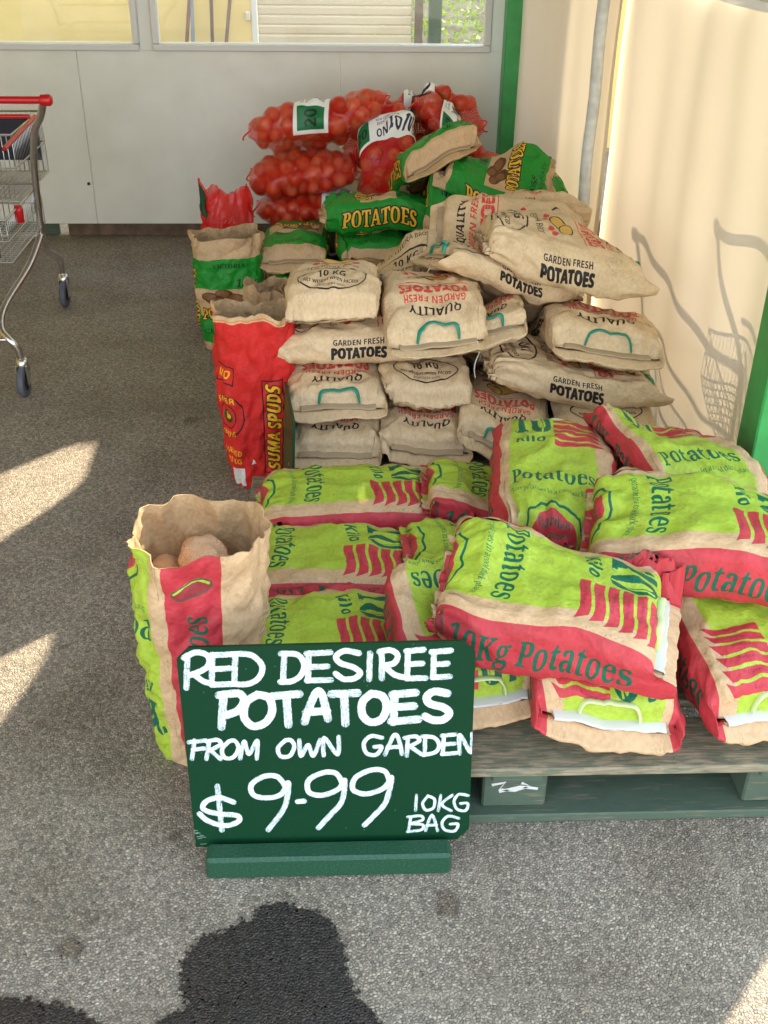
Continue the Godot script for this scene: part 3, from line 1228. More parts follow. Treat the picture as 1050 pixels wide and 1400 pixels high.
	for c in [Color(0.84, 0.56, 0.32), Color(0.95, 0.72, 0.48), Color(0.76, 0.44, 0.24), Color(0.92, 0.70, 0.52)]:
		var om := mat(c, 0.42)
		om.albedo_texture = skin_t
		MAT.onion.append(om)
	MAT.onion_mesh = []
	for k in 3:
		var p := PackedVector3Array()
		var t := PackedVector2Array()
		for i in 13:
			for j in 21:
				var a := PI * i / 12.0
				var b := TAU * (j % 20) / 20.0
				var d := Vector3(sin(a) * cos(b), cos(a), sin(a) * sin(b))
				var r := 1.0 + 0.04 * noise.get_noise_3d(d.x * 10 + k * 30, d.y * 10, d.z * 10)
				if i < 2:
					r *= 1.0 + 0.14 * (1.0 - i * 0.5)
				p.append(d * Vector3(1, 0.92, 1) * r)
				t.append(Vector2(j / 20.0, i / 12.0))
		MAT.onion_mesh.append(grid_mesh(p, t, 13, 21, true, true))
	var ni := Image.create(64, 64, false, Image.FORMAT_RGBA8)
	for y in 64:
		for x in 64:
			var u := posmod(x + y, 32)
			var v := posmod(x - y, 32)
			var on := u < 9 or v < 9
			ni.set_pixel(x, y, Color(0.90, 0.10, 0.09, 1.0 if on else 0.0))
	var net := mat(Color.WHITE, 0.3)
	net.albedo_texture = ImageTexture.create_from_image(ni)
	net.transparency = BaseMaterial3D.TRANSPARENCY_ALPHA
	net.cull_mode = BaseMaterial3D.CULL_DISABLED
	MAT.net = net
	var nd: StandardMaterial3D = net.duplicate()
	nd.uv1_scale = Vector3(70, 70, 1)
	MAT.net_dense = nd
	MAT.net_cord = mat(Color(0.86, 0.12, 0.10), 0.5)
	var lb := Print.new(512, 256, Color(0.93, 0.93, 0.91))
	lb.rect(20, 30, 120, 226, Color(0.04, 0.42, 0.22))
	lb.text("20", Vector2(70, 128), 80, 90, 0, Color(0.02, 0.16, 0.10), "Droid Sans", 700)
	lb.text("ONIONS", Vector2(290, 180), 250, 80, 0, Color(0.10, 0.10, 0.22), "Droid Sans", 700)
	lb.text("BROWN", Vector2(250, 90), 150, 34, 0, Color(0.10, 0.10, 0.16), "Droid Sans", 400)
	lb.text("NEW ZEALAND", Vector2(250, 48), 160, 24, 0, Color(0.10, 0.10, 0.16), "Droid Sans", 400)
	lb.rect(430, 20, 500, 120, Color(0.10, 0.52, 0.22))
	MAT.onion_label = mat(Color.WHITE, 0.5)
	MAT.onion_label.albedo_texture = lb.texture()


func structure(called: String, mesh: Mesh, m: Material, at := Vector3.ZERO) -> MeshInstance3D:
	var o := part(called, mesh, m, self, at)
	o.set_meta("kind", "structure")
	return o


func canvas_x(z: float) -> float:
	return 0.76 + (z + 5.3) * 0.08


func build_setting():
	var gp := PlaneMesh.new()
	gp.size = Vector2(400, 400)
	structure("ground", gp, MAT.ground)
	# darker, smoother sheets laid on the paving
	dark_patch("dark_patch", [[380, 1237], [420, 1243], [452, 1262], [470, 1300], [478, 1340], [492, 1366], [520, 1400], [550, 1440], [300, 1450], [170, 1440], [225, 1392], [252, 1380], [246, 1345], [252, 1310], [278, 1282], [305, 1276], [330, 1262], [348, 1258], [352, 1245]], "dark patch with a rounded head on the grey paving", MAT.dark_paving, 0.003)
	dark_patch("dark_patch", [[-10, 1368], [30, 1366], [70, 1372], [105, 1383], [130, 1400], [150, 1440], [-60, 1440], [-70, 1390]], "smaller dark patch beside the rounded one", MAT.dark_paving, 0.0032)
	for s in [[612, 1236, 0.022], [57, 992, 0.013], [97, 1298, 0.02], [240, 1146, 0.010], [90, 885, 0.008], [128, 1260, 0.006], [262, 575, 0.02], [215, 752, 0.012]]:
		var c := floor_at(s[0], s[1])
		var ring := []
		for k in 12:
			ring.append(c + Vector2(cos(k * TAU / 12), sin(k * TAU / 12)) * s[2] * (0.7 + 0.6 * rng.randf()))
		ragged_sheet("stain", ring, MAT.stain, 0.0035, "small dark stain on the paving", 0.004)

	var lit := Soup.new()
	for k in 170:
		var c := Vector3(rng.randf_range(-1.2, 1.0), 0.006, rng.randf_range(-4.9, -0.9))
		if c.x > -0.2 and c.z < -1.4:
			c.x = -0.2 - rng.randf() * 0.5
		var a := rng.randf() * TAU
		var e1 := Vector3(cos(a), rng.randf_range(-0.2, 0.3), sin(a)) * rng.randf_range(0.0025, 0.007)
		var e2 := Vector3(-sin(a), rng.randf_range(-0.2, 0.3), cos(a)) * rng.randf_range(0.0015, 0.004)
		lit.quad(c - e1, c - e2 + e1 * 0.3, c + e1, c + e2)
	var chips := structure("litter", lit.mesh(), mat(Color(0.70, 0.60, 0.46), 0.8))
	tag(chips, "specks of straw and onion skin scattered on the paving", "litter", "", "stuff")

	# the far wall: painted panels with a kickboard, and two windows
	var zf := -5.35
	var wall := thing("shed_wall", "pale painted panel wall with two windows behind the produce", "wall", Vector3(0, 0, zf))
	for p in [[-4.2, -2.4015], [-2.4, -1.1965], [-1.195, 0.0035], [0.005, 1.22]]:
		part("wall_panel", box_mesh(Vector3(p[1] - p[0], 0.795, 0.06), 0.002), MAT.wall, wall, Vector3((p[0] + p[1]) * 0.5, 0.068 + 0.3975, -0.03))
	var screw := Soup.new()
	screw.disc_ring(Vector3(-1.215, 0.262, 0.0), Vector3.BACK, [Vector2(0.008, 0), Vector2(0.007, 0.004), Vector2(0.0, 0.005)], 10)
	part("screw", screw.mesh(), MAT.dark, wall)
	part("kickboard", box_mesh(Vector3(2.9, 0.07, 0.04), 0.004), MAT.kick, wall, Vector3(0.10, 0.034, -0.05))
	part("kickboard", box_mesh(Vector3(2.8, 0.07, 0.04), 0.004), MAT.pallet, wall, Vector3(-2.8, 0.034, -0.055))
	part("upper_wall", box_mesh(Vector3(5.42, 0.6, 0.06), 0.002), MAT.wall, wall, Vector3(-1.49, 2.35, -0.03))
	for w in [[-2.75, -0.925], [-0.825, 0.675]]:
		var win := part("window", box_mesh(Vector3(w[1] - w[0] + 0.04, 0.028, 0.09), 0.004), MAT.trim, wall, Vector3((w[0] + w[1]) * 0.5, 0.877, -0.02))
		part("frame", box_mesh(Vector3(0.028, 1.13, 0.08), 0.004), MAT.trim, win, Vector3(-(w[1] - w[0]) * 0.5 - 0.006, 0.58, 0))
		part("frame", box_mesh(Vector3(0.028, 1.13, 0.08), 0.004), MAT.trim, win, Vector3((w[1] - w[0]) * 0.5 + 0.006, 0.58, 0))
		part("frame", box_mesh(Vector3(w[1] - w[0] + 0.03, 0.028, 0.08), 0.004), MAT.trim, win, Vector3(0, 1.159, 0))
		part("pane", box_mesh(Vector3(w[1] - w[0] - 0.02, 1.12, 0.004), 0.001), MAT.glass, win, Vector3(0, 0.575, -0.01))
	part("mullion", box_mesh(Vector3(0.062, 1.18, 0.05), 0.002), MAT.wall, wall, Vector3(-0.875, 1.453, -0.03))
	part("mullion", box_mesh(Vector3(1.40, 1.18, 0.05), 0.002), MAT.wall, wall, Vector3(-3.48, 1.453, -0.03))
	part("corner_shade_panel", box_mesh(Vector3(0.52, 1.18, 0.05), 0.002), MAT.wall, wall, Vector3(0.96, 1.453, -0.03))  # runs on past the canvas, unseen, to shade part of the floor

	# side of the shed: posts, canvas, added shade band
	var post := thing("green_post", "green steel corner post where the canvas meets the panel wall", "post", Vector3(0.776, 0, -5.27))
	part("shaft", box_mesh(Vector3(0.075, 2.6, 0.10), 0.004), MAT.green_steel, post, Vector3(0.01, 1.3, 0))
	var near := thing("green_gate", "green steel gate panel, widened out of view to block sun, at the open end of the canvas", "gate", Vector3(0.985, 0, -2.325))
	part("post", box_mesh(Vector3(0.06, 2.6, 0.11), 0.004), MAT.green_steel, near, Vector3(0.03, 1.3, 0))
	part("sheet", box_mesh(Vector3(0.695, 2.6, 0.03), 0.003), MAT.green_steel, near, Vector3(0.4095, 1.3, 0.038))  # widened beyond the frame to keep sun off the bags and floor
	for y in [0.35, 0.95, 1.55]:
		var bolt := Soup.new()
		bolt.disc_ring(Vector3(-0.002, y, 0.01), Vector3.LEFT, [Vector2(0.007, 0), Vector2(0.007, 0.003), Vector2(0.004, 0.005), Vector2(0.0, 0.005)], 10)
		part("bolt", bolt.mesh(), MAT.chrome, near)
	var cvx := thing("canvas_screen", "sunlit cream canvas screen closing the side of the shed", "canvas", Vector3(0, 0, 0))
	for seg in [[-5.22, -3.83, 0.0], [-3.90, -2.375, 0.035]]:
		var p := PackedVector3Array()
		var t := PackedVector2Array()
		for i in 41:
			var y := 0.03 + 1.305 * i / 40.0
			for j in 61:
				var z := lerpf(seg[0], seg[1], j / 60.0)
				var d := 0.010 * sin(z * 9.0 + sin(y * 2.0) * 0.6) + 0.006 * sin(z * 23.0 + y * 1.1) + 0.012 * noise.get_noise_2d(z * 16.0, y * 5.0)
				p.append(Vector3(canvas_x(z) + 0.05 + d + seg[2], y, z))
				t.append(Vector2(z, y))
		part("canvas_sheet", grid_mesh(p, t, 41, 61, false), MAT.canvas, cvx)
	# white band above it; its height and the flap are added as sun blocks
	var p2 := PackedVector3Array()
	var t2 := PackedVector2Array()
	for i in 9:
		for j in 61:
			var z := lerpf(-5.22, -2.375, j / 60.0)
			var top := 1.76 + 0.16 * smoothstep(-3.85, -3.3, z)  # top edge shaped to set where sun meets the floor
			if z < -3.90 and z > -4.75:
				top = lerpf(2.35, 1.76, smoothstep(0.34, 0.78, -3.90 - z))  # invented flap, out of view; shades a strip between the sun patches
			p2.append(Vector3(canvas_x(z) + 0.062 + 0.006 * sin(z * 11.0), lerpf(1.305, top, i / 8.0), z))
			t2.append(Vector2(z, i))
	part("added_shade_band", grid_mesh(p2, t2, 9, 61, false), MAT.clear, cvx)
	var hem := Soup.new()
	hem.tube([Vector3(canvas_x(-5.22) + 0.06, 1.335, -5.22), Vector3(canvas_x(-2.3) + 0.06, 1.335, -2.38)], 0.008, 8)
	part("hem", hem.mesh(), MAT.trim, cvx)
	var pole := thing("canvas_pole", "pale grey pole lashed to the middle of the canvas", "pole", Vector3(0.868, 0, -3.86))
	var sp := Soup.new()
	var pp := []
	for k in 30:
		pp.append(Vector3(0.003 * sin(k * 1.3), k * 0.085, 0.003 * cos(k * 0.9)))
	sp.tube(pp, 0.021, 12)
	part("shaft", sp.mesh(), MAT.pole, pole)

	# roof and the closed far side, out of frame
	var roof := thing("shed_roof", "grey sheet roof over the produce shed", "roof", Vector3(-1.5, 2.62, -2.8))
	part("sheet", box_mesh(Vector3(5.6, 0.05, 5.2), 0.004), MAT.roof, roof, Vector3(0.02, 0.03, 0.0))
	for z in [-2.3, -0.2, 2.3]:
		part("rafter", box_mesh(Vector3(5.2, 0.10, 0.05), 0.004), MAT.trim, roof, Vector3(0, -0.05, z))
	var side := thing("side_wall", "cream wall closing the far side of the shed", "wall", Vector3(-2.75, 0, -2.9))
	part("wall_panel", box_mesh(Vector3(0.06, 2.6, 4.8), 0.003), MAT.cream, side, Vector3(0, 1.3, 0))

	# the yard behind the windows
	var yard := thing("yard_wall", "cream rendered wall seen through the windows", "wall", Vector3(0, 0, -7.4))
	part("wall_panel", box_mesh(Vector3(4.7, 4.2, 0.12), 0.004), MAT.cream, yard, Vector3(-2.87, 2.1, 0))
	var sh := thing("roller_shutter", "pale roller shutter with horizontal slats behind the window", "shutter", Vector3(-0.02, 0, -7.36))
	for k in 41:
		part("slat", box_mesh(Vector3(0.96, 0.049, 0.024), 0.010), MAT.shutter, sh, Vector3(0, 0.05 + k * 0.055, 0))
	part("guide", box_mesh(Vector3(0.035, 2.28, 0.06), 0.004), MAT.trim, sh, Vector3(-0.50, 1.14, 0))
	part("guide", box_mesh(Vector3(0.05, 2.28, 0.06), 0.004), MAT.kick, sh, Vector3(0.52, 1.14, 0))
	var lock := Soup.new()
	lock.box(Vector3(-0.54, 0.79, 0.03), Vector3(0.03, 0.05, 0.02), 0.004)
	part("lock", lock.mesh(), MAT.chrome, sh)
	var gp2 := thing("green_doorpost", "dark green door post beside the roller shutter", "post", Vector3(0.60, 0, -7.34))
	part("shaft", box_mesh(Vector3(0.08, 2.28, 0.08), 0.004), MAT.board_green, gp2, Vector3(0, 1.14, 0))
	var top := thing("yard_sun_block", "added cream header and wall that keep the sun out of the windows", "wall", Vector3(0.0, 0, -7.4))
	part("wall_panel", box_mesh(Vector3(4.1, 1.9, 0.12), 0.004), MAT.cream, top, Vector3(1.536, 3.25, 0))  # unseen; hung low enough to stop sun reaching the windows
	part("wall_panel", box_mesh(Vector3(2.4, 2.3, 0.12), 0.004), MAT.cream, top, Vector3(2.40, 1.15, 0))  # unseen; narrows the garden opening against the sun
	for b in [[-0.93, -0.895, Color(0.42, 0.16, 0.12), "red-brown wooden broom stick"], [-0.895, -0.888, Color(0.45, 0.50, 0.55), "thin blue-grey metal broom stick"], [-0.777, -0.77, Color(0.30, 0.14, 0.10), "dark brown broom stick"], [-0.687, -0.65, Color(0.40, 0.25, 0.18), "leaning pale brown broom stick"]]:
		var br := thing("broom", b[3] + " against the cream wall behind the window", "broom", Vector3(b[0], 0, -7.24), "brooms behind the window")
		var st := Soup.new()
		var dx: float = (b[1] - b[0]) * 5.0
		st.tube([Vector3(-dx * 0.5, 0.06, 0.06), Vector3(dx * 0.6, 1.45, -0.085)], 0.0115, 8)
		part("stick", st.mesh(), mat(b[2], 0.5), br)
		part("head", box_mesh(Vector3(0.07, 0.07, 0.05), 0.008), MAT.kick, br, Vector3(-dx * 0.5, 0.035, 0.06))
	# the garden beyond
	var field := PlaneMesh.new()
	field.size = Vector2(30, 26)
	var fm := tri_mat(Color(0.30, 0.27, 0.16), tinted(noise_image(256, FastNoiseLite.TYPE_SIMPLEX, 0.05, 77), [[0.0, Color(0.7, 0.7, 0.7)], [1.0, Color(1, 1, 1)]]), 1.0, 0.9)
	structure("field", field, fm, Vector3(10, 0.01, -22))
	var leaf := mat(Color(0.42, 0.52, 0.14), 0.7)
	leaf.backlight_enabled = true
	leaf.backlight = Color(0.4, 0.5, 0.1)
	for r in 12:
		var row := thing("crop_row", "low green crop row in the garden beyond the shutter", "crop row", Vector3(0, 0, -10.4 - r * 1.0), "crop rows in the garden", "")
		var lf := Soup.new()
		for k in 420:
			var c := Vector3(rng.randf_range(0.2, 6.5), rng.randf_range(0.03, 0.2), rng.randf_range(-0.18, 0.18))
			var a := Vector3(rng.randf_range(-1, 1), rng.randf_range(-0.2, 1), rng.randf_range(-1, 1)).normalized() * 0.07
			var bb := Vector3(rng.randf_range(-1, 1), rng.randf_range(-0.4, 0.6), rng.randf_range(-1, 1)).normalized() * 0.04
			lf.quad(c - bb, c + a * 0.5 - bb * 0.2, c + a, c + bb)
		part("foliage", lf.mesh(), leaf, row)
	for k in 7:
		var tr := thing("hedge_tree", "dark evergreen tree in the row at the end of the garden", "tree", Vector3(-1 + k * 2.4, 0, -34 - (k % 3)), "trees at the end of the garden")
		var tk := Soup.new()
		tk.tube([Vector3.ZERO, Vector3(0.05, 2.5, 0), Vector3(0, 5.0, 0.05)], 0.16, 8)
		part("trunk", tk.mesh(), MAT.kick, tr)
		var cr := Soup.new()
		for q in 900:
			var y := rng.randf_range(0.2, 6.0)
			var rr := (1.5 - 0.16 * y) * sqrt(rng.randf())
			var an := rng.randf() * TAU
			var c := Vector3(cos(an) * rr, y, sin(an) * rr)
			var a := Vector3(rng.randf_range(-1, 1), rng.randf_range(-1, 1), rng.randf_range(-1, 1)).normalized() * 0.3
			var bb := a.cross(Vector3(rng.randf(), 1, rng.randf())).normalized() * 0.14
			cr.quad(c - bb, c + a * 0.5 - bb * 0.3, c + a, c + bb)
		part("crown", cr.mesh(), mat(Color(0.14, 0.22, 0.13), 0.8), tr)


# where the photograph's floor marks lie, in metres
func floor_at(px: float, py: float) -> Vector2:
	var cam: Camera3D = get_node("camera")
	var d := cam.transform.basis * Vector3((px - 525.0) / 1478.0, (700.0 - py) / 1478.0, -1.0)
	var t := -cam.position.y / d.y
	return Vector2(cam.position.x + d.x * t, cam.position.z + d.z * t)


func dark_patch(called: String, px: Array, label: String, m: Material, y: float):
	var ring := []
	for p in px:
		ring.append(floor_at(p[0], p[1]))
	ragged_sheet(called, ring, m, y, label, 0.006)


func ragged_sheet(called: String, ring: Array, m: Material, y: float, label: String, rough: float):
	var pts := PackedVector2Array()
	var n := ring.size()
	for i in n:
		for k in 8:
			var q: Vector2 = ring[i].cubic_interpolate(ring[(i + 1) % n], ring[(i + n - 1) % n], ring[(i + 2) % n], k / 8.0)
			pts.append(q)
	var lo: Vector2 = pts[0]
	var hi: Vector2 = pts[0]
	for q in pts:
		lo = lo.min(q)
		hi = hi.max(q)
	var cell := 0.0045 if rough > 0.005 else 0.003
	lo -= Vector2.ONE * cell * 3
	var nx := int((hi.x - lo.x) / cell) + 4
	var ny := int((hi.y - lo.y) / cell) + 4
	var s := Soup.new()
	var corner := func(a: int, b: int) -> Vector3:
		var q := lo + Vector2(a, b) * cell
		return Vector3(q.x + noise.get_noise_2d(a * 37.0, b * 41.0) * cell, y, q.y + noise.get_noise_2d(a * 29.0 + 500, b * 43.0) * cell)
	for a in nx:
		for b in ny:
			var q := lo + Vector2(a + 0.5, b + 0.5) * cell
			var w := q + Vector2(noise.get_noise_2d(q.x * 1500, q.y * 1500), noise.get_noise_2d(q.x * 1500 + 99, q.y * 1500)) * rough * 1.6
			w += Vector2(rng.randf_range(-1, 1), rng.randf_range(-1, 1)) * rough * 0.45
			if Geometry2D.is_point_in_polygon(w, pts):
				s.quad(corner.call(a, b), corner.call(a, b + 1), corner.call(a + 1, b + 1), corner.call(a + 1, b))
	var o := structure(numbered(called), s.mesh(), m)
	o.set_meta("label", label)


func pallet(x0: float, x1: float, z0: float, z1: float, label: String):
	# z0 front, z1 back
	var root := thing("pallet", label, "pallet", Vector3((x0 + x1) * 0.5, 0, (z0 + z1) * 0.5), "pallets under the produce")
	var w := x1 - x0
	var d := z0 - z1
	for k in 7:
		var bw := 0.14 if k == 0 or k == 6 else 0.11
		var z := d * 0.5 - 0.07 - k * (d - 0.14) / 6.0
		part("deck_board", box_mesh(Vector3(w, 0.020, bw), 0.003), MAT.deck, root, Vector3(rng.randf_range(-0.004, 0.004), 0.140, z + rng.randf_range(-0.004, 0.002)), Vector3(0, rng.randf_range(-0.004, 0.004), 0))
	for x in [-w * 0.5 + 0.06, 0.0, w * 0.5 - 0.06]:
		part("stringer", box_mesh(Vector3(0.10, 0.018, d - 0.01), 0.003), MAT.pallet, root, Vector3(x, 0.1205, -0.003))
		for z in [-d * 0.5 + 0.09, 0.0, d * 0.5 - 0.09]:
			part("block", box_mesh(Vector3(0.125, 0.088, 0.14), 0.004), MAT.pallet, root, Vector3(x, 0.067, z + (-0.012 if z > 0 else 0.0)))
	if label.contains("chalk"):
		var ck := Soup.new()
		for q in [[[-0.045, 0.082], [-0.02, 0.088], [-0.03, 0.07], [0.0, 0.066], [0.03, 0.078], [0.012, 0.086]], [[-0.03, 0.064], [0.01, 0.076], [0.045, 0.07]]]:
			var path := []
			for e in q:
				path.append(Vector3(e[0], e[1], d * 0.5 - 0.0315))
			ck.tube(path, 0.004, 6, 0.2, Vector3.BACK)
		part("chalk_mark", ck.mesh(), MAT.tape, root)
	for z in [-d * 0.5 + 0.07, 0.0, d * 0.5 - 0.07]:
		part("base_board", box_mesh(Vector3(w, 0.021, 0.12), 0.003), MAT.pallet, root, Vector3(0, 0.0115, z))
	for i in range(int((x0 - HX0) * 100), int((x1 - HX0) * 100) + 1):
		for j in range(int((z1 - HZ0) * 100), int((z0 - HZ0) * 100) + 1):
			if i >= 0 and j >= 0 and i < HW and j < HH:
				hm[j * HW + i] = 0.150
	return root


# ---------------------------------------------------------------- trolley
func trolley(at: Vector3, turn: float, label: String, group := "") -> Node3D:
	var root := thing("shopping_trolley", label, "shopping trolley", at, group)
	root.rotation.y = turn
	var frame := Soup.new()
	for s in [-1.0, 1.0]:
		var curve := Curve3D.new()
		for q in [[0.40, 0.95, 0.335], [0.37, 0.895, 0.28], [0.315, 0.825, 0.17], [0.27, 0.70, 0.07], [0.245, 0.52, 0.01], [0.235, 0.42, -0.02], [0.21, 0.33, -0.14], [0.19, 0.22, -0.38], [0.18, 0.15, -0.435], [0.18, 0.10, -0.44]]:
			curve.add_point(Vector3(q[0] * s, q[1], q[2]))
		frame.tube(smooth_path(curve), 0.0125, 10)
		var c2 := Curve3D.new()
		for q in [[0.235, 0.43, -0.015], [0.21, 0.35, 0.12], [0.17, 0.28, 0.34], [0.17, 0.23, 0.42], [0.20, 0.205, 0.455], [0.225, 0.17, 0.455], [0.23, 0.11, 0.45]]:
			c2.add_point(Vector3(q[0] * s, q[1], q[2]))
		frame.tube(smooth_path(c2), 0.0125, 10)
	frame.tube([Vector3(-0.235, 0.42, -0.02), Vector3(0.235, 0.42, -0.02)], 0.011, 8)
	frame.tube([Vector3(-0.2, 0.205, 0.45), Vector3(0.2, 0.205, 0.45)], 0.016, 8, 0.5)
	part("frame", frame.mesh(), MAT.chrome, root)
	var h := Soup.new()
	h.tube([Vector3(-0.42, 0.955, 0.335), Vector3(0.42, 0.955, 0.335)], 0.0115, 12)
	for s in [-1.0, 1.0]:
		h.disc_ring(Vector3(0.42 * s, 0.955, 0.335), Vector3(s, 0, 0), [Vector2(0.011, -0.03), Vector2(0.017, -0.026), Vector2(0.018, 0.0), Vector2(0.013, 0.008), Vector2(0.0, 0.009)], 14)
	part("handle", h.mesh(), MAT.red_plastic, root)
	var bar := Soup.new()
	bar.tube([Vector3(-0.30, 0.88, 0.20), Vector3(0.315, 0.88, 0.20)], 0.007, 8)
	bar.tube([Vector3(-0.24, 0.815, -0.14), Vector3(-0.22, 0.78, 0.22)], 0.008, 8)
	bar.tube([Vector3(0.24, 0.815, -0.14), Vector3(0.22, 0.78, 0.22)], 0.008, 8)
	part("guard_bar", bar.mesh(), MAT.red_plastic, root)
	# upper basket
	for bk in [[0.215, 0.80, 0.58, 0.10, -0.32, "upper_basket"], [0.245, 0.60, 0.46, 0.42, -0.05, "lower_basket"]]:
		var w := Soup.new()
		var hx: float = bk[0]
		var y1: float = bk[1]
		var y0: float = bk[2]
		var za: float = bk[3]
		var zb: float = bk[4]
		for y in [y1, (y0 + y1) * 0.5, y0]:
			w.tube([Vector3(-hx, y, za), Vector3(hx, y, za), Vector3(hx, y, zb), Vector3(-hx, y, zb), Vector3(-hx, y, za)], 0.0042 if y == y1 else 0.003, 6)
		for k in 25:
			var x := lerpf(-hx, hx, k / 24.0)
			w.tube([Vector3(x, y1, za), Vector3(x, y0, za), Vector3(x, y0, zb), Vector3(x, y1, zb)], 0.0020, 5)
		for k in 23:
			var z := lerpf(za, zb, k / 22.0)
			w.tube([Vector3(-hx, y1, z), Vector3(-hx, y0, z), Vector3(hx, y0, z), Vector3(hx, y1, z)], 0.0020, 5)
		part(bk[5], w.mesh(), MAT.wire, root)
	part("seat_flap", box_mesh(Vector3(0.40, 0.15, 0.006), 0.002), MAT.blue_plastic, root, Vector3(0.0, 0.70, -0.305))
	var clip := Soup.new()
	clip.disc_ring(Vector3(0.252, 0.565, 0.28), Vector3.UP, [Vector2(0.0, 0.045), Vector2(0.012, 0.045), Vector2(0.016, 0.03), Vector2(0.014, -0.01), Vector2(0.0, -0.012)], 12)
	part("coin_lock", clip.mesh(), MAT.red_plastic, root)
	for c in [[0.18, -0.44], [-0.18, -0.44], [0.23, 0.45], [-0.23, 0.45]]:
		var fork := Soup.new()
		fork.disc_ring(Vector3(c[0], 0.105, c[1]), Vector3.UP, [Vector2(0.0, 0.03), Vector2(0.016, 0.03), Vector2(0.022, 0.012), Vector2(0.024, -0.01), Vector2(0.0, -0.012)], 14)
		for s in [-1.0, 1.0]:
			fork.box(Vector3(c[0] + s * 0.017, 0.078, c[1] + 0.012), Vector3(0.004, 0.07, 0.03), 0.001)
		var fk := part("castor", fork.mesh(), MAT.chrome, root)
		var tyre := Soup.new()
		tyre.disc_ring(Vector3(c[0], 0.054, c[1] + 0.018), Vector3.RIGHT, [Vector2(0.030, -0.011), Vector2(0.048, -0.012), Vector2(0.053, -0.008), Vector2(0.054, 0.0), Vector2(0.053, 0.008), Vector2(0.048, 0.012), Vector2(0.030, 0.011)], 28)
		part("tyre", tyre.mesh(), MAT.rubber, fk)
		var hub := Soup.new()
		hub.disc_ring(Vector3(c[0], 0.054, c[1] + 0.018), Vector3.RIGHT, [Vector2(0.0, -0.013), Vector2(0.012, -0.013), Vector2(0.030, -0.009), Vector2(0.030, 0.009), Vector2(0.012, 0.013), Vector2(0.0, 0.013)], 20)
		part("hub", hub.mesh(), MAT.dark, fk)
	return root


func smooth_path(c: Curve3D) -> Array:
	var n := c.point_count
	for i in n:
		var a := c.get_point_position(maxi(i - 1, 0))
		var b := c.get_point_position(mini(i + 1, n - 1))
		c.set_point_in(i, (a - b) * 0.17)
		c.set_point_out(i, (b - a) * 0.17)
	c.bake_interval = 0.015
	return Array(c.get_baked_points())


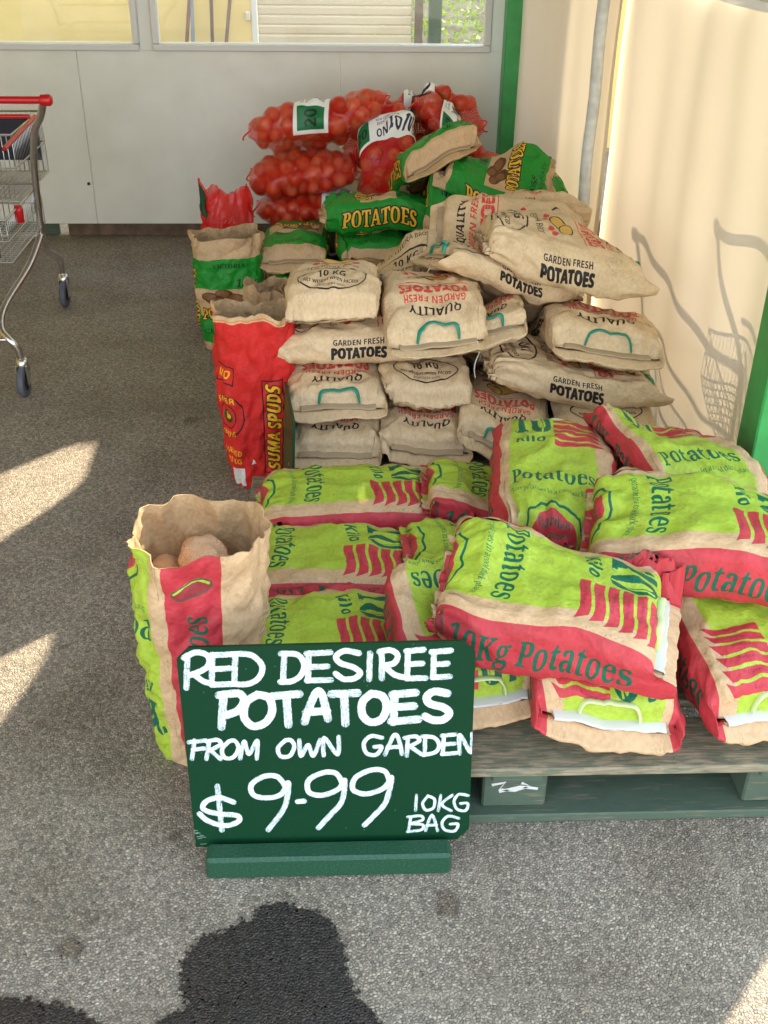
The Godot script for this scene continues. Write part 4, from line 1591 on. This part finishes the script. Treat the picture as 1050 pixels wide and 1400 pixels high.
# ---------------------------------------------------------------- the painted price sign
func price_sign():
	var rows := [
		[20, [[82, 105], [80, 205]], [[72, 112], [110, 95], [145, 105], [150, 130], [130, 150], [92, 165]], [[100, 162], [135, 185], [165, 192]], [[160, 102], [158, 195]], [[155, 104], [225, 100]], [[160, 147], [220, 143]], [[158, 195], [225, 192]], [[232, 100], [228, 190]], [[222, 100], [280, 102], [315, 135], [305, 172], [270, 192], [225, 192]],
			[[385, 100], [380, 185]], [[375, 98], [425, 100], [447, 130], [435, 165], [405, 183], [372, 185]], [[462, 98], [458, 180]], [[455, 97], [530, 93]], [[462, 138], [520, 136]], [[455, 180], [530, 178]], [[620, 95], [575, 88], [548, 105], [560, 125], [600, 138], [622, 155], [605, 172], [570, 175], [545, 158]], [[655, 95], [650, 175]],
			[[692, 92], [690, 172]], [[685, 90], [720, 85], [742, 100], [730, 125], [695, 132]], [[700, 135], [730, 160], [758, 168]], [[775, 88], [770, 172]], [[770, 88], [825, 83]], [[772, 128], [820, 125]], [[768, 172], [828, 170]], [[858, 90], [852, 168]], [[850, 90], [912, 85]], [[855, 128], [900, 125]], [[850, 168], [905, 165]]],
		[27, [[195, 225], [188, 328]], [[180, 228], [240, 222], [258, 245], [240, 275], [205, 290]], [[300, 225], [265, 250], [258, 295], [285, 325], [325, 312], [345, 275], [335, 235], [300, 225]], [[345, 230], [430, 222]], [[390, 232], [395, 320]], [[445, 310], [478, 225], [500, 222], [518, 300]], [[450, 280], [515, 275]], [[530, 222], [612, 218]], [[570, 225], [572, 315]],
			[[655, 220], [628, 245], [625, 285], [650, 310], [685, 300], [702, 262], [690, 228], [655, 220]], [[728, 222], [722, 310]], [[722, 222], [795, 216]], [[728, 262], [788, 258]], [[715, 308], [800, 300]], [[895, 218], [855, 212], [830, 228], [838, 250], [880, 262], [898, 280], [880, 300], [845, 302], [822, 290]]],
		[15, [[105, 372], [98, 432]], [[88, 378], [140, 372]], [[100, 402], [135, 398]], [[150, 375], [142, 432]], [[142, 375], [175, 370], [185, 385], [150, 405]], [[155, 405], [185, 432]], [[210, 375], [190, 400], [198, 428], [225, 425], [240, 395], [228, 372], [210, 375]], [[245, 430], [258, 375], [272, 415], [298, 372], [296, 430]],
			[[385, 370], [362, 395], [370, 422], [398, 420], [412, 390], [402, 370], [385, 370]], [[428, 370], [432, 420], [455, 385], [470, 420], [492, 368]], [[502, 418], [505, 362], [545, 415], [550, 358]], [[685, 360], [650, 355], [628, 378], [635, 410], [665, 415], [682, 390], [660, 390]], [[692, 415], [720, 355], [735, 360], [745, 412]], [[700, 392], [742, 388]],
			[[765, 360], [760, 418]], [[755, 360], [790, 355], [800, 370], [768, 388]], [[772, 388], [805, 412]], [[820, 355], [815, 415]], [[810, 355], [845, 358], [862, 380], [850, 405], [812, 415]], [[878, 352], [872, 412]], [[872, 352], [915, 348]], [[876, 380], [910, 378]], [[870, 412], [915, 408]], [[925, 410], [928, 350], [960, 405], [968, 345]]],
		[19, [[225, 575], [180, 560], [140, 575], [135, 600], [180, 615], [235, 620], [240, 640], [200, 655], [150, 640], [122, 615]], [[176, 522], [190, 670]], [[385, 525], [360, 490], [320, 488], [280, 515], [285, 550], [325, 560], [370, 548], [392, 510], [380, 590], [330, 668]], [[420, 572], [440, 570]],
			[[560, 515], [540, 478], [500, 475], [455, 500], [455, 540], [495, 550], [545, 530], [565, 500], [555, 570], [520, 615], [482, 660]], [[705, 505], [690, 470], [650, 465], [600, 490], [590, 530], [630, 545], [685, 525], [710, 490], [690, 570], [655, 615], [622, 650]]],
		[11, [[785, 548], [780, 600]], [[820, 550], [803, 575], [812, 598], [835, 590], [840, 562], [820, 550]], [[860, 548], [850, 600]], [[895, 548], [862, 578], [890, 600]], [[945, 548], [915, 545], [900, 570], [910, 595], [935, 598], [942, 575], [920, 575]],
			[[765, 622], [755, 672]], [[755, 622], [795, 618], [800, 632], [765, 645], [800, 648], [795, 665], [752, 672]], [[808, 668], [830, 615], [845, 668]], [[812, 650], [842, 648]], [[912, 625], [880, 618], [860, 640], [868, 665], [898, 668], [908, 645], [885, 645]]]]
	var W := 1024
	var H := 760
	var p := Print.new(W, H, Color(0.045, 0.215, 0.125))
	# old scuffs of the board
	for k in 60:
		var a := Vector2(rng.randf() * W, rng.randf() * H)
		p.line([a, a + Vector2(rng.randf_range(-30, 30), rng.randf_range(-8, 8))], 1.5, Color(0.075, 0.27, 0.17))
	for k in 26:
		var a := Vector2(rng.randf() * W, rng.randf() * H)
		p.oval(a.x, a.y, 2.5, 2.0, Color(0.30, 0.40, 0.32))
	for k in 14:
		var a := Vector2(rng.randf_range(4, 40), rng.randf_range(H - 70, H - 8))
		p.line([a, a + Vector2(rng.randf_range(4, 26), rng.randf_range(-4, 4))], 2.5, Color(0.48, 0.55, 0.50))
	var bristle := noise_image(512, FastNoiseLite.TYPE_SIMPLEX, 0.04, 12, 3)
	for row in rows:
		for s in range(1, row.size()):
			var pts := []
			var src: Array = row[s]
			var ctl := []
			for q in src:
				var y: float = (q[1] - 68.0) / 645.0
				var l := lerpf(45, 95, y)
				var r := lerpf(992, 948, y)
				var u: float = (q[0] - l) / (r - l)
				var t := lerpf(82, 55, u)
				var b := lerpf(730, 695, u)
				ctl.append(Vector2(u * W, (q[1] - t) / (b - t) * H))
			var n := ctl.size()
			for i in n - 1:
				for k in 6:
					var a: Vector2 = ctl[i]
					pts.append(a.cubic_interpolate(ctl[i + 1], ctl[maxi(i - 1, 0)] if n > 2 else a, ctl[mini(i + 2, n - 1)] if n > 2 else ctl[i + 1], k / 6.0))
			pts.append(ctl[n - 1])
			brush(p, pts, row[0] * W / 905.0, bristle, rng.randi() % 400)
	var board_m := mat(Color.WHITE, 0.5)
	board_m.metallic_specular = 0.25
	board_m.albedo_texture = p.texture()
	var root := thing("price_sign", "dark green board hand-painted with white prices for red potatoes", "sign", Vector3(-0.028, 0, -1.415))
	# board: eight-sided, 8 mm thick
	var hw := 0.262
	var hh := 0.405
	var c := 0.022
	var out := [Vector2(-hw + c, hh), Vector2(hw - c, hh), Vector2(hw, hh - c), Vector2(hw - 0.006, c), Vector2(hw - 0.006 - c, 0), Vector2(-hw + 0.010, 0), Vector2(-hw, hh - c)]
	var v := PackedVector3Array()
	var n := PackedVector3Array()
	var uv := PackedVector2Array()
	var ix := PackedInt32Array()
	for side in [0.004, -0.004]:
		var s := v.size()
		for q in out:
			v.append(Vector3(q.x, q.y, side))
			n.append(Vector3(0, 0, signf(side)))
			uv.append(Vector2((q.x + hw) / (2 * hw), 1.0 - q.y / hh) if side > 0 else Vector2(0.01, 0.5))
		for k in range(1, out.size() - 1):
			ix.append_array(PackedInt32Array([s, s + k, s + k + 1] if side > 0 else [s, s + k + 1, s + k]))
	for k in out.size():
		var a: Vector2 = out[k]
		var b: Vector2 = out[(k + 1) % out.size()]
		var nn := Vector3(-(b - a).y, (b - a).x, 0).normalized()
		var s := v.size()
		v.append_array(PackedVector3Array([Vector3(a.x, a.y, 0.004), Vector3(b.x, b.y, 0.004), Vector3(b.x, b.y, -0.004), Vector3(a.x, a.y, -0.004)]))
		n.append_array(PackedVector3Array([nn, nn, nn, nn]))
		uv.append_array(PackedVector2Array([Vector2(0.01, 0.5), Vector2(0.01, 0.5), Vector2(0.01, 0.5), Vector2(0.01, 0.5)]))
		ix.append_array(PackedInt32Array([s, s + 2, s + 1, s, s + 3, s + 2]))
	var lean := deg_to_rad(-13.0)
	part("board", arrays_mesh(v, n, uv, ix), board_m, root, Vector3(0, 0.035, -0.002), Vector3(lean, 0.0, 0.010))
	# foot: two bevelled battens holding the board
	MAT.foot = tri_mat(Color(1, 1, 1), tinted(bristle, [[0.0, Color(0.07, 0.25, 0.16)], [0.6, Color(0.10, 0.29, 0.19)], [0.85, Color(0.17, 0.33, 0.25)], [1.0, Color(0.32, 0.38, 0.33)]]), 7.0, 0.55)
	var foot := Soup.new()
	var fw := 0.448
	foot.box(Vector3(-0.005, 0.026, 0.030), Vector3(fw, 0.052, 0.044), 0.006)
	part("foot", foot.mesh(), MAT.foot, root)
	var foot2 := Soup.new()
	foot2.box(Vector3(-0.005, 0.026, -0.050), Vector3(fw, 0.052, 0.040), 0.006)
	part("foot", foot2.mesh(), MAT.foot, root)
	var tie := Soup.new()
	tie.box(Vector3(-0.005, 0.012, -0.012), Vector3(fw - 0.01, 0.02, 0.036), 0.002)
	part("base", tie.mesh(), MAT.board_green, root)


func brush(p: Print, pts: Array, width: float, bristle: Image, off: int):
	var r := width * 0.5
	var run := 0.0
	for i in pts.size() - 1:
		var a: Vector2 = pts[i]
		var b: Vector2 = pts[i + 1]
		var ab := b - a
		var len_ := maxf(ab.length(), 1e-3)
		var dir := ab / len_
		for y in range(int(minf(a.y, b.y) - r - 2), int(maxf(a.y, b.y) + r + 3)):
			for x in range(int(minf(a.x, b.x) - r - 2), int(maxf(a.x, b.x) + r + 3)):
				var q := Vector2(x + 0.5, y + 0.5) - a
				var t := clampf(q.dot(dir), 0.0, len_)
				var d := (q - dir * t).length()
				var side := dir.cross(q)
				var edge := bristle.get_pixel(posmod(x * 3 + off, 512), posmod(y * 3, 512)).r
				var rr := r * (0.90 + 0.16 * edge)
				if d < rr:
					var streak := bristle.get_pixel(posmod(int(side * 9.0) + off, 512), posmod(int((run + t) * 0.6) + off, 512)).r
					var thick := clampf(0.80 + (streak - 0.5) * 2.6, 0.35, 1.0)
					p.blend(x, y, Color(0.85, 0.865, 0.885), clampf((rr - d) * 1.2, 0.0, 1.0) * thick)
		run += len_


# ---------------------------------------------------------------- scene
func _ready():
	rng.seed = 20
	noise.seed = 4
	noise.noise_type = FastNoiseLite.TYPE_SIMPLEX_SMOOTH
	noise.frequency = 0.13
	noise.fractal_octaves = 2
	ridge.seed = 9
	ridge.noise_type = FastNoiseLite.TYPE_SIMPLEX_SMOOTH
	ridge.fractal_type = FastNoiseLite.FRACTAL_RIDGED
	ridge.frequency = 0.085
	ridge.fractal_octaves = 1

	var cam := Camera3D.new()
	cam.name = "camera"
	cam.position = Vector3(0, 1.6, 0)
	cam.rotation_order = EULER_ORDER_YXZ
	cam.rotation_degrees = Vector3(-30.9, -2.5, 0.7)
	cam.fov = rad_to_deg(2.0 * atan(700.0 / 1478.0))
	cam.far = 600
	cam.near = 0.05
	add_child(cam)
	cam.current = true

	var env := Environment.new()
	var sky := Sky.new()
	var sm := ProceduralSkyMaterial.new()
	sm.sky_top_color = Color(0.56, 0.62, 0.69)
	sm.sky_horizon_color = Color(0.90, 0.89, 0.865)
	sm.sky_curve = 0.12
	sm.ground_bottom_color = Color(0.30, 0.29, 0.27)
	sm.ground_horizon_color = Color(0.55, 0.56, 0.56)
	sky.sky_material = sm
	env.background_mode = Environment.BG_SKY
	env.sky = sky
	env.tonemap_mode = Environment.TONE_MAPPER_LINEAR
	env.tonemap_exposure = 7.4
	env.sdfgi_enabled = true
	env.ssao_enabled = true
	env.ssil_enabled = true
	var we := WorldEnvironment.new()
	we.name = "environment"
	we.environment = env
	add_child(we)

	sun_light = DirectionalLight3D.new()
	sun_light.name = "sun"
	sun_light.light_energy = 0.66
	sun_light.light_color = Color(1.0, 0.94, 0.84)
	sun_light.light_angular_distance = 0.5
	sun_light.shadow_enabled = true
	add_child(sun_light)
	# low morning sun behind the shed, on the canvas side
	var el := deg_to_rad(36.0)
	sun_light.look_at_from_position(Vector3(0.68 * cos(el), sin(el), -0.733 * cos(el)) * 10.0, Vector3.ZERO)

	hm.resize(HW * HH)
	hm.fill(0.0)
	common_materials()
	paper_materials()
	print("materials ", Time.get_ticks_msec())
	build_setting()
	build_piles()
	build_props()
	print("done ", Time.get_ticks_msec())


func build_piles():
	pallet(-0.25, 0.90, -1.475, -2.62, "worn green pallet under the lime and red bags, chalk scrawl on a block")
	pallet(-0.15, 0.93, -2.645, -3.80, "green pallet under the brown paper bags")
	pallet(-0.31, 0.80, -3.90, -5.05, "green pallet under the onions and green bags")
	var G := "lime and red potato bags on the front pallet"
	# front pallet, lower layer
	paper_bag("lime", 0.015, -2.32, 3, 0.43, 0.27, 0.15, "lime bag lying beside the brown bags, its six red banners facing up", G)
	paper_bag("lime", 0.42, -2.31, -2, 0.42, 0.27, 0.15, "lime bag half under the bag with the upright word Potatoes", G)
	paper_bag("lime", 0.78, -2.36, 90, 0.40, 0.28, 0.15, "lime bag buried beside the green panel", G, {"low": true})
	paper_bag("lime", -0.05, -2.03, -1, 0.42, 0.27, 0.15, "lime bag lying behind the open sack, banners up", G)
	paper_bag("lime", 0.36, -2.04, 2, 0.42, 0.26, 0.14, "lime bag wedged behind the big front bag", G)
	paper_bag("lime", 0.78, -2.05, 0, 0.38, 0.27, 0.14, "lime bag buried under the bags at the green panel", G, {"low": true})
	paper_bag("lime", -0.06, -1.77, 2, 0.36, 0.25, 0.14, "lime bag peeping over the price sign", G, {"crumple": 0.4})
	paper_bag("lime", 0.27, -1.845, 6, 0.24, 0.14, 0.12, "crumpled lime bag squeezed in beside the big front bag", G, {"crumple": 1.0, "tape": false, "handle": false, "level": 0.3})
	paper_bag("lime", 0.225, -1.705, -76, 0.23, 0.27, 0.15, "lime bag with its sewn end sticking out beside the price sign", G, {"fin": 0.45})
	paper_bag("lime", 0.505, -1.715, -94, 0.38, 0.29, 0.15, "lime bag under the big front bag, handle and white strip forward", G, {"fin": 0.45})
	paper_bag("lime", 0.80, -1.735, -84, 0.40, 0.29, 0.17, "lime bag at the pallet corner, red banners and white strip forward", G, {"fin": 0.38})
	# upper layer
	paper_bag("lime", 0.49, -2.18, 82, 0.46, 0.29, 0.15, "lime bag on top with the word Potatoes upright, red side showing", G, {"crumple": 0.9})
	paper_bag("lime", 0.79, -2.21, 101, 0.45, 0.29, 0.14, "lime bag on top against the green panel", G)
	paper_bag("lime", 0.735, -1.86, -13, 0.44, 0.28, 0.16, "lime bag across the corner bag, red Potatoes side forward", G)
	paper_bag("lime", 0.395, -1.665, -17, 0.40, 0.275, 0.155, "big lime bag over the front edge, red 10Kg Potatoes side forward", G, {"crumple": 0.9, "level": 0.15})

	var K := "brown paper potato bags on the middle pallet"
	var buried := "brown paper potato bag buried inside the middle pile"
	paper_bag("kraft", -0.02, -2.87, -90, 0.44, 0.27, 0.12, "brown bag at the bottom beside the red sack, red POTATOES upside down", K, {"handle": false})
	paper_bag("kraft", 0.24, -2.88, -92, 0.44, 0.26, 0.12, "brown bag at the bottom, second from the red sack", K, {"handle": false})
	paper_bag("kraft", 0.48, -2.89, -100, 0.46, 0.25, 0.13, "brown bag with a pale plate and hanging strings at the bottom", K, {"strings": [[0.3, 0.10], [0.45, 0.12]]})
	for q in [[0.76, -2.95], [0.0, -3.50], [0.34, -3.52], [0.68, -3.50]]:
		paper_bag("kraft", q[0], q[1], 90, 0.46, 0.30, 0.118, buried, K, {"low": true})
	paper_bag("kraft", -0.02, -2.93, -88, 0.44, 0.28, 0.115, "brown bag with a green handle over the bottom bag by the red sack", K)
	paper_bag("kraft", 0.23, -2.96, 92, 0.44, 0.26, 0.115, "brown bag with yellow potatoes printed, second layer", K, {"crumple": 0.3, "fin0": 0.2})
	paper_bag("kraft", 0.665, -2.90, 1, 0.47, 0.27, 0.115, "brown bag with black GARDEN FRESH side just over the lime bags", K, {"crumple": 1.0, "strings": [[0.2, 0.05]]})
	for q in [[0.30, -3.50], [0.64, -3.48]]:
		paper_bag("kraft", q[0], q[1], 90, 0.46, 0.30, 0.118, buried, K, {"low": true})
	paper_bag("kraft", 0.42, -3.02, -95, 0.40, 0.22, 0.12, "narrow brown bag end with a green handle in the middle of the pile", K)
	paper_bag("kraft", 0.05, -2.93, 1, 0.46, 0.27, 0.12, "brown bag lying crosswise, black GARDEN FRESH side forward", K)
	paper_bag("kraft", 0.745, -3.02, -91, 0.42, 0.33, 0.15, "bulging brown bag with a green handle beside the canvas", K, {"fin": 0.3})
	for q in [[0.30, -3.50], [0.64, -3.52]]:
		paper_bag("kraft", q[0], q[1], 90, 0.46, 0.30, 0.118, buried, K, {"low": true})
	paper_bag("kraft", 0.25, -2.93, -88, 0.40, 0.28, 0.105, "brown bag with a green handle in the centre of the pile", K, {"fin": 0.25, "strings": [[0.04, 0.10]]})
	paper_bag("kraft", -0.02, -2.99, 88, 0.42, 0.26, 0.135, "brown bag on top beside the red sack, 10 KG oval facing out", K, {"crumple": 0.15, "fin0": 0.12, "lift": 0.005})
	paper_bag("kraft", 0.47, -3.05, 195, 0.40, 0.26, 0.095, "slumped brown bag with its gathered end under the top bag", K, {"crumple": 1.0, "strings": [[0.5, 0.09]]})
	paper_bag("kraft", 0.20, -3.36, 90, 0.42, 0.26, 0.115, "brown bag behind the centre handle bag", K)
	paper_bag("kraft", 0.58, -3.42, 2, 0.46, 0.29, 0.14, "brown bag behind the topmost brown bag", K, {"level": 0.4})
	paper_bag("kraft", 0.55, -3.62, 5, 0.44, 0.28, 0.16, "brown bag at the back of the middle pile beside the green bags", K, {"level": 0.4})
	paper_bag("kraft", 0.52, -3.24, 172, 0.42, 0.24, 0.11, "brown bag with its gathered end beside the topmost brown bag", K, {"crumple": 1.0, "level": 0.4, "handle": false})
	paper_bag("kraft", 0.625, -3.01, 1, 0.43, 0.29, 0.15, "topmost brown bag, black GARDEN FRESH POTATOES side forward", K, {"crumple": 0.8, "level": 0.25})

	var D := "green and brown potato bags on the far pallet"
	var inside := "green and brown potato bag buried inside the far pile"
	paper_bag("green", -0.16, -4.10, -90, 0.40, 0.25, 0.13, "green bag at the bottom beside the open green sack", D)
	paper_bag("green", 0.13, -4.12, -88, 0.40, 0.26, 0.14, "green bag at the bottom, printed potatoes up, second from the open green sack", D)
	for q in [[0.44, -4.17], [0.70, -4.2], [0.25, -4.70], [0.56, -4.72]]:
		paper_bag("green", q[0], q[1], 90, 0.42, 0.28, 0.13, inside, D, {"low": true})
	paper_bag("green", -0.17, -4.14, -92, 0.40, 0.25, 0.12, "green bag with POTATOES upside down under the onions", D, {"handle": false})
	for q in [[0.12, -4.16], [0.40, -4.22], [0.25, -4.70], [0.56, -4.72]]:
		paper_bag("green", q[0], q[1], 90, 0.42, 0.28, 0.13, inside, D, {"low": true})
	paper_bag("green", 0.16, -4.10, 3, 0.44, 0.26, 0.14, "green bag lying crosswise with yellow POTATOES side forward", D, {"handle": false, "level": 0.5})
	paper_bag("green", 0.44, -4.06, -100, 0.36, 0.22, 0.13, "green bag with a crumpled brown end between the crosswise bag and brown pile", D, {"crumple": 1.0, "handle": false})
	paper_bag("green", 0.70, -4.24, 90, 0.40, 0.28, 0.11, inside, D, {"low": true})
	paper_bag("green", 0.70, -4.12, 80, 0.40, 0.26, 0.13, "green bag low against the canvas", D, {"handle": false})

	onion_bag(-0.14, -4.54, 2, 0.42, 0.30, 0.155, "red net of onions at the bottom of the stack, label end beside the green bag", {"band": [0.35, 0.8]})
	onion_bag(0.30, -4.70, 5, 0.42, 0.30, 0.15, "red net of onions behind the crosswise green bag")
	onion_bag(-0.13, -4.55, -3, 0.42, 0.30, 0.15, "red net of onions second from the bottom with a white label", {"band": [0.3, 0.85]})
	onion_bag(0.28, -4.68, 3, 0.42, 0.30, 0.125, "red net of onions third down under the sloping net")
	onion_bag(-0.15, -4.54, 4, 0.42, 0.31, 0.16, "red net of onions third from the bottom, seam end forward")
	onion_bag(0.20, -4.50, -80, 0.30, 0.25, 0.15, "red net of onions between the tall stack and the green bags", {"band": [-0.45, -0.1]})
	onion_bag(0.55, -4.64, -12, 0.46, 0.28, 0.16, "red net of onions sloping down towards the canvas", {"band": [-0.5, -0.2]})
	onion_bag(-0.09, -4.60, -4, 0.54, 0.28, 0.16, "red net of onions on top of the tall stack, broad white label", {"band": [-0.28, 0.22]})
	onion_bag(0.32, -4.84, -3, 0.58, 0.27, 0.15, "red net of onions on top against the panel wall, white label", {"band": [-0.15, 0.30]})

	paper_bag("green", 0.72, -4.26, 105, 0.36, 0.26, 0.13, "green bag on top nearest the canvas pole", D, {"level": 0.5, "handle": false})
	paper_bag("green", 0.58, -4.04, 165, 0.36, 0.24, 0.12, "green bag on top leaning to the brown pile", D, {"crumple": 0.9, "level": 0.5, "handle": false})
	paper_bag("green", 0.345, -4.20, -82, 0.34, 0.28, 0.15, "green bag on top with its brown end forward", D, {"fin": 0.25, "handle": false, "level": 0.4})


func build_props():
	price_sign()
	# open sacks on the floor
	open_sack("open_potato_sack", "lime", Vector3(-0.285, 0, -1.735), 0.126, 0.105, 0.525, 0, 0.925, true, "open paper sack with lime, red and brown sides beside the price sign", "potato sack", {"seed": 4, "fill": 0.72, "flare": 0.12, "square": 2.6, "lean": Vector2(0.01, 0.0)})
	for q in [[-0.27, 0.442, -1.755, 0.052], [-0.20, 0.37, -1.76, 0.05], [-0.35, 0.37, -1.73, 0.045], [-0.27, 0.39, -1.81, 0.045], [-0.25, 0.385, -1.69, 0.045], [-0.35, 0.39, -1.79, 0.04]]:
		potato(Vector3(q[0], q[1], q[2]), Vector3(q[3] * 1.15, q[3] * 0.82, q[3] * 0.9), names.get("potato", 0) + 3, "pale pink-skinned potato inside the open sack" if q[0] != -0.27 or q[1] < 0.4 else "largest pink-skinned potato topmost in the open sack", rng.randf() * 3.0, "potatoes in the open sack")
	open_sack("red_sack", "red", Vector3(-0.245, 0, -2.87), 0.112, 0.075, 0.545, 8, 0.20, false, "upright red sack printed with yellow SUMA SPUDS, its brown rim open", "potato sack", {"seed": 9, "fill": 0.86, "foot": 0.28, "square": 3.2, "flare": 0.05})
	open_sack("brown_sack", "none", Vector3(-0.222, 0, -3.095), 0.066, 0.075, 0.53, 0, 0.5, false, "plain open brown paper sack behind the red sack", "paper sack", {"seed": 15, "fill": 0.8, "material": MAT.inner})
	open_sack("green_sack", "green", Vector3(-0.42, 0, -3.93), 0.125, 0.085, 0.445, 6, 0.17, false, "upright open green and brown sack standing on the floor", "potato sack", {"seed": 22, "fill": 0.85, "foot": 0.22, "square": 3.2, "ragged": 0.6})
	open_sack("net_sack", "none", Vector3(-0.45, 0, -4.34), 0.105, 0.075, 0.50, 0, 0.5, false, "slack upright red net sack beside the onion stack", "net sack", {"seed": 31, "fill": 0.5, "material": MAT.net_dense, "lining": MAT.net_dense, "square": 2.3, "flare": -0.35, "ragged": 2.0, "patches": [[29, 39, 46, 62, MAT.onion_label], [44, 53, 24, 33, MAT.board_green]]})
	# sign board seen edge-on between the red sack and the pallet
	var e := thing("thin_sign", "thin green board standing edge-on beside the red sack", "sign", Vector3(-0.150, 0, -2.655))
	part("board", box_mesh(Vector3(0.008, 0.36, 0.26), 0.002), MAT.board_green, e, Vector3(0.0, 0.18, 0), Vector3(0, 0.12, -0.05))
	# trolleys
	trolley(Vector3(-1.33, 0, -3.95), 0.0, "shopping trolley with a red handle standing by the panel wall")
	var pb := Print.new(128, 160, Color(0.05, 0.16, 0.10))
	pb.text("96", Vector2(84, 36), 56, 34, 0, Color(0.85, 0.88, 0.88), "Droid Sans", 400)
	pb.text("2", Vector2(96, 82), 28, 40, 0, Color(0.85, 0.88, 0.88), "Droid Sans", 400)
	pb.text("20 EA", Vector2(84, 128), 70, 26, 0, Color(0.85, 0.88, 0.88), "Droid Sans", 400)
	var pm := mat(Color.WHITE, 0.5)
	pm.albedo_texture = pb.texture()
	var qm := QuadMesh.new()
	qm.size = Vector2(0.17, 0.20)
	var tag_ := thing("trolley_price_board", "small dark green chalked board hung on the trolley", "sign", Vector3(-1.165, 0.62, -3.40))
	part("board", box_mesh(Vector3(0.176, 0.206, 0.006), 0.002), MAT.board_green, tag_)
	part("lettering", qm, pm, tag_, Vector3(0, 0, 0.0045))
	trolley(Vector3(1.57, 0, -2.73), -PI / 2, "shopping trolley parked outside, its handle close to the canvas", "trolleys outside the canvas")
	trolley(Vector3(1.80, 0, -3.66), -PI / 2 + 0.25, "second shopping trolley outside, further from the canvas", "trolleys outside the canvas")
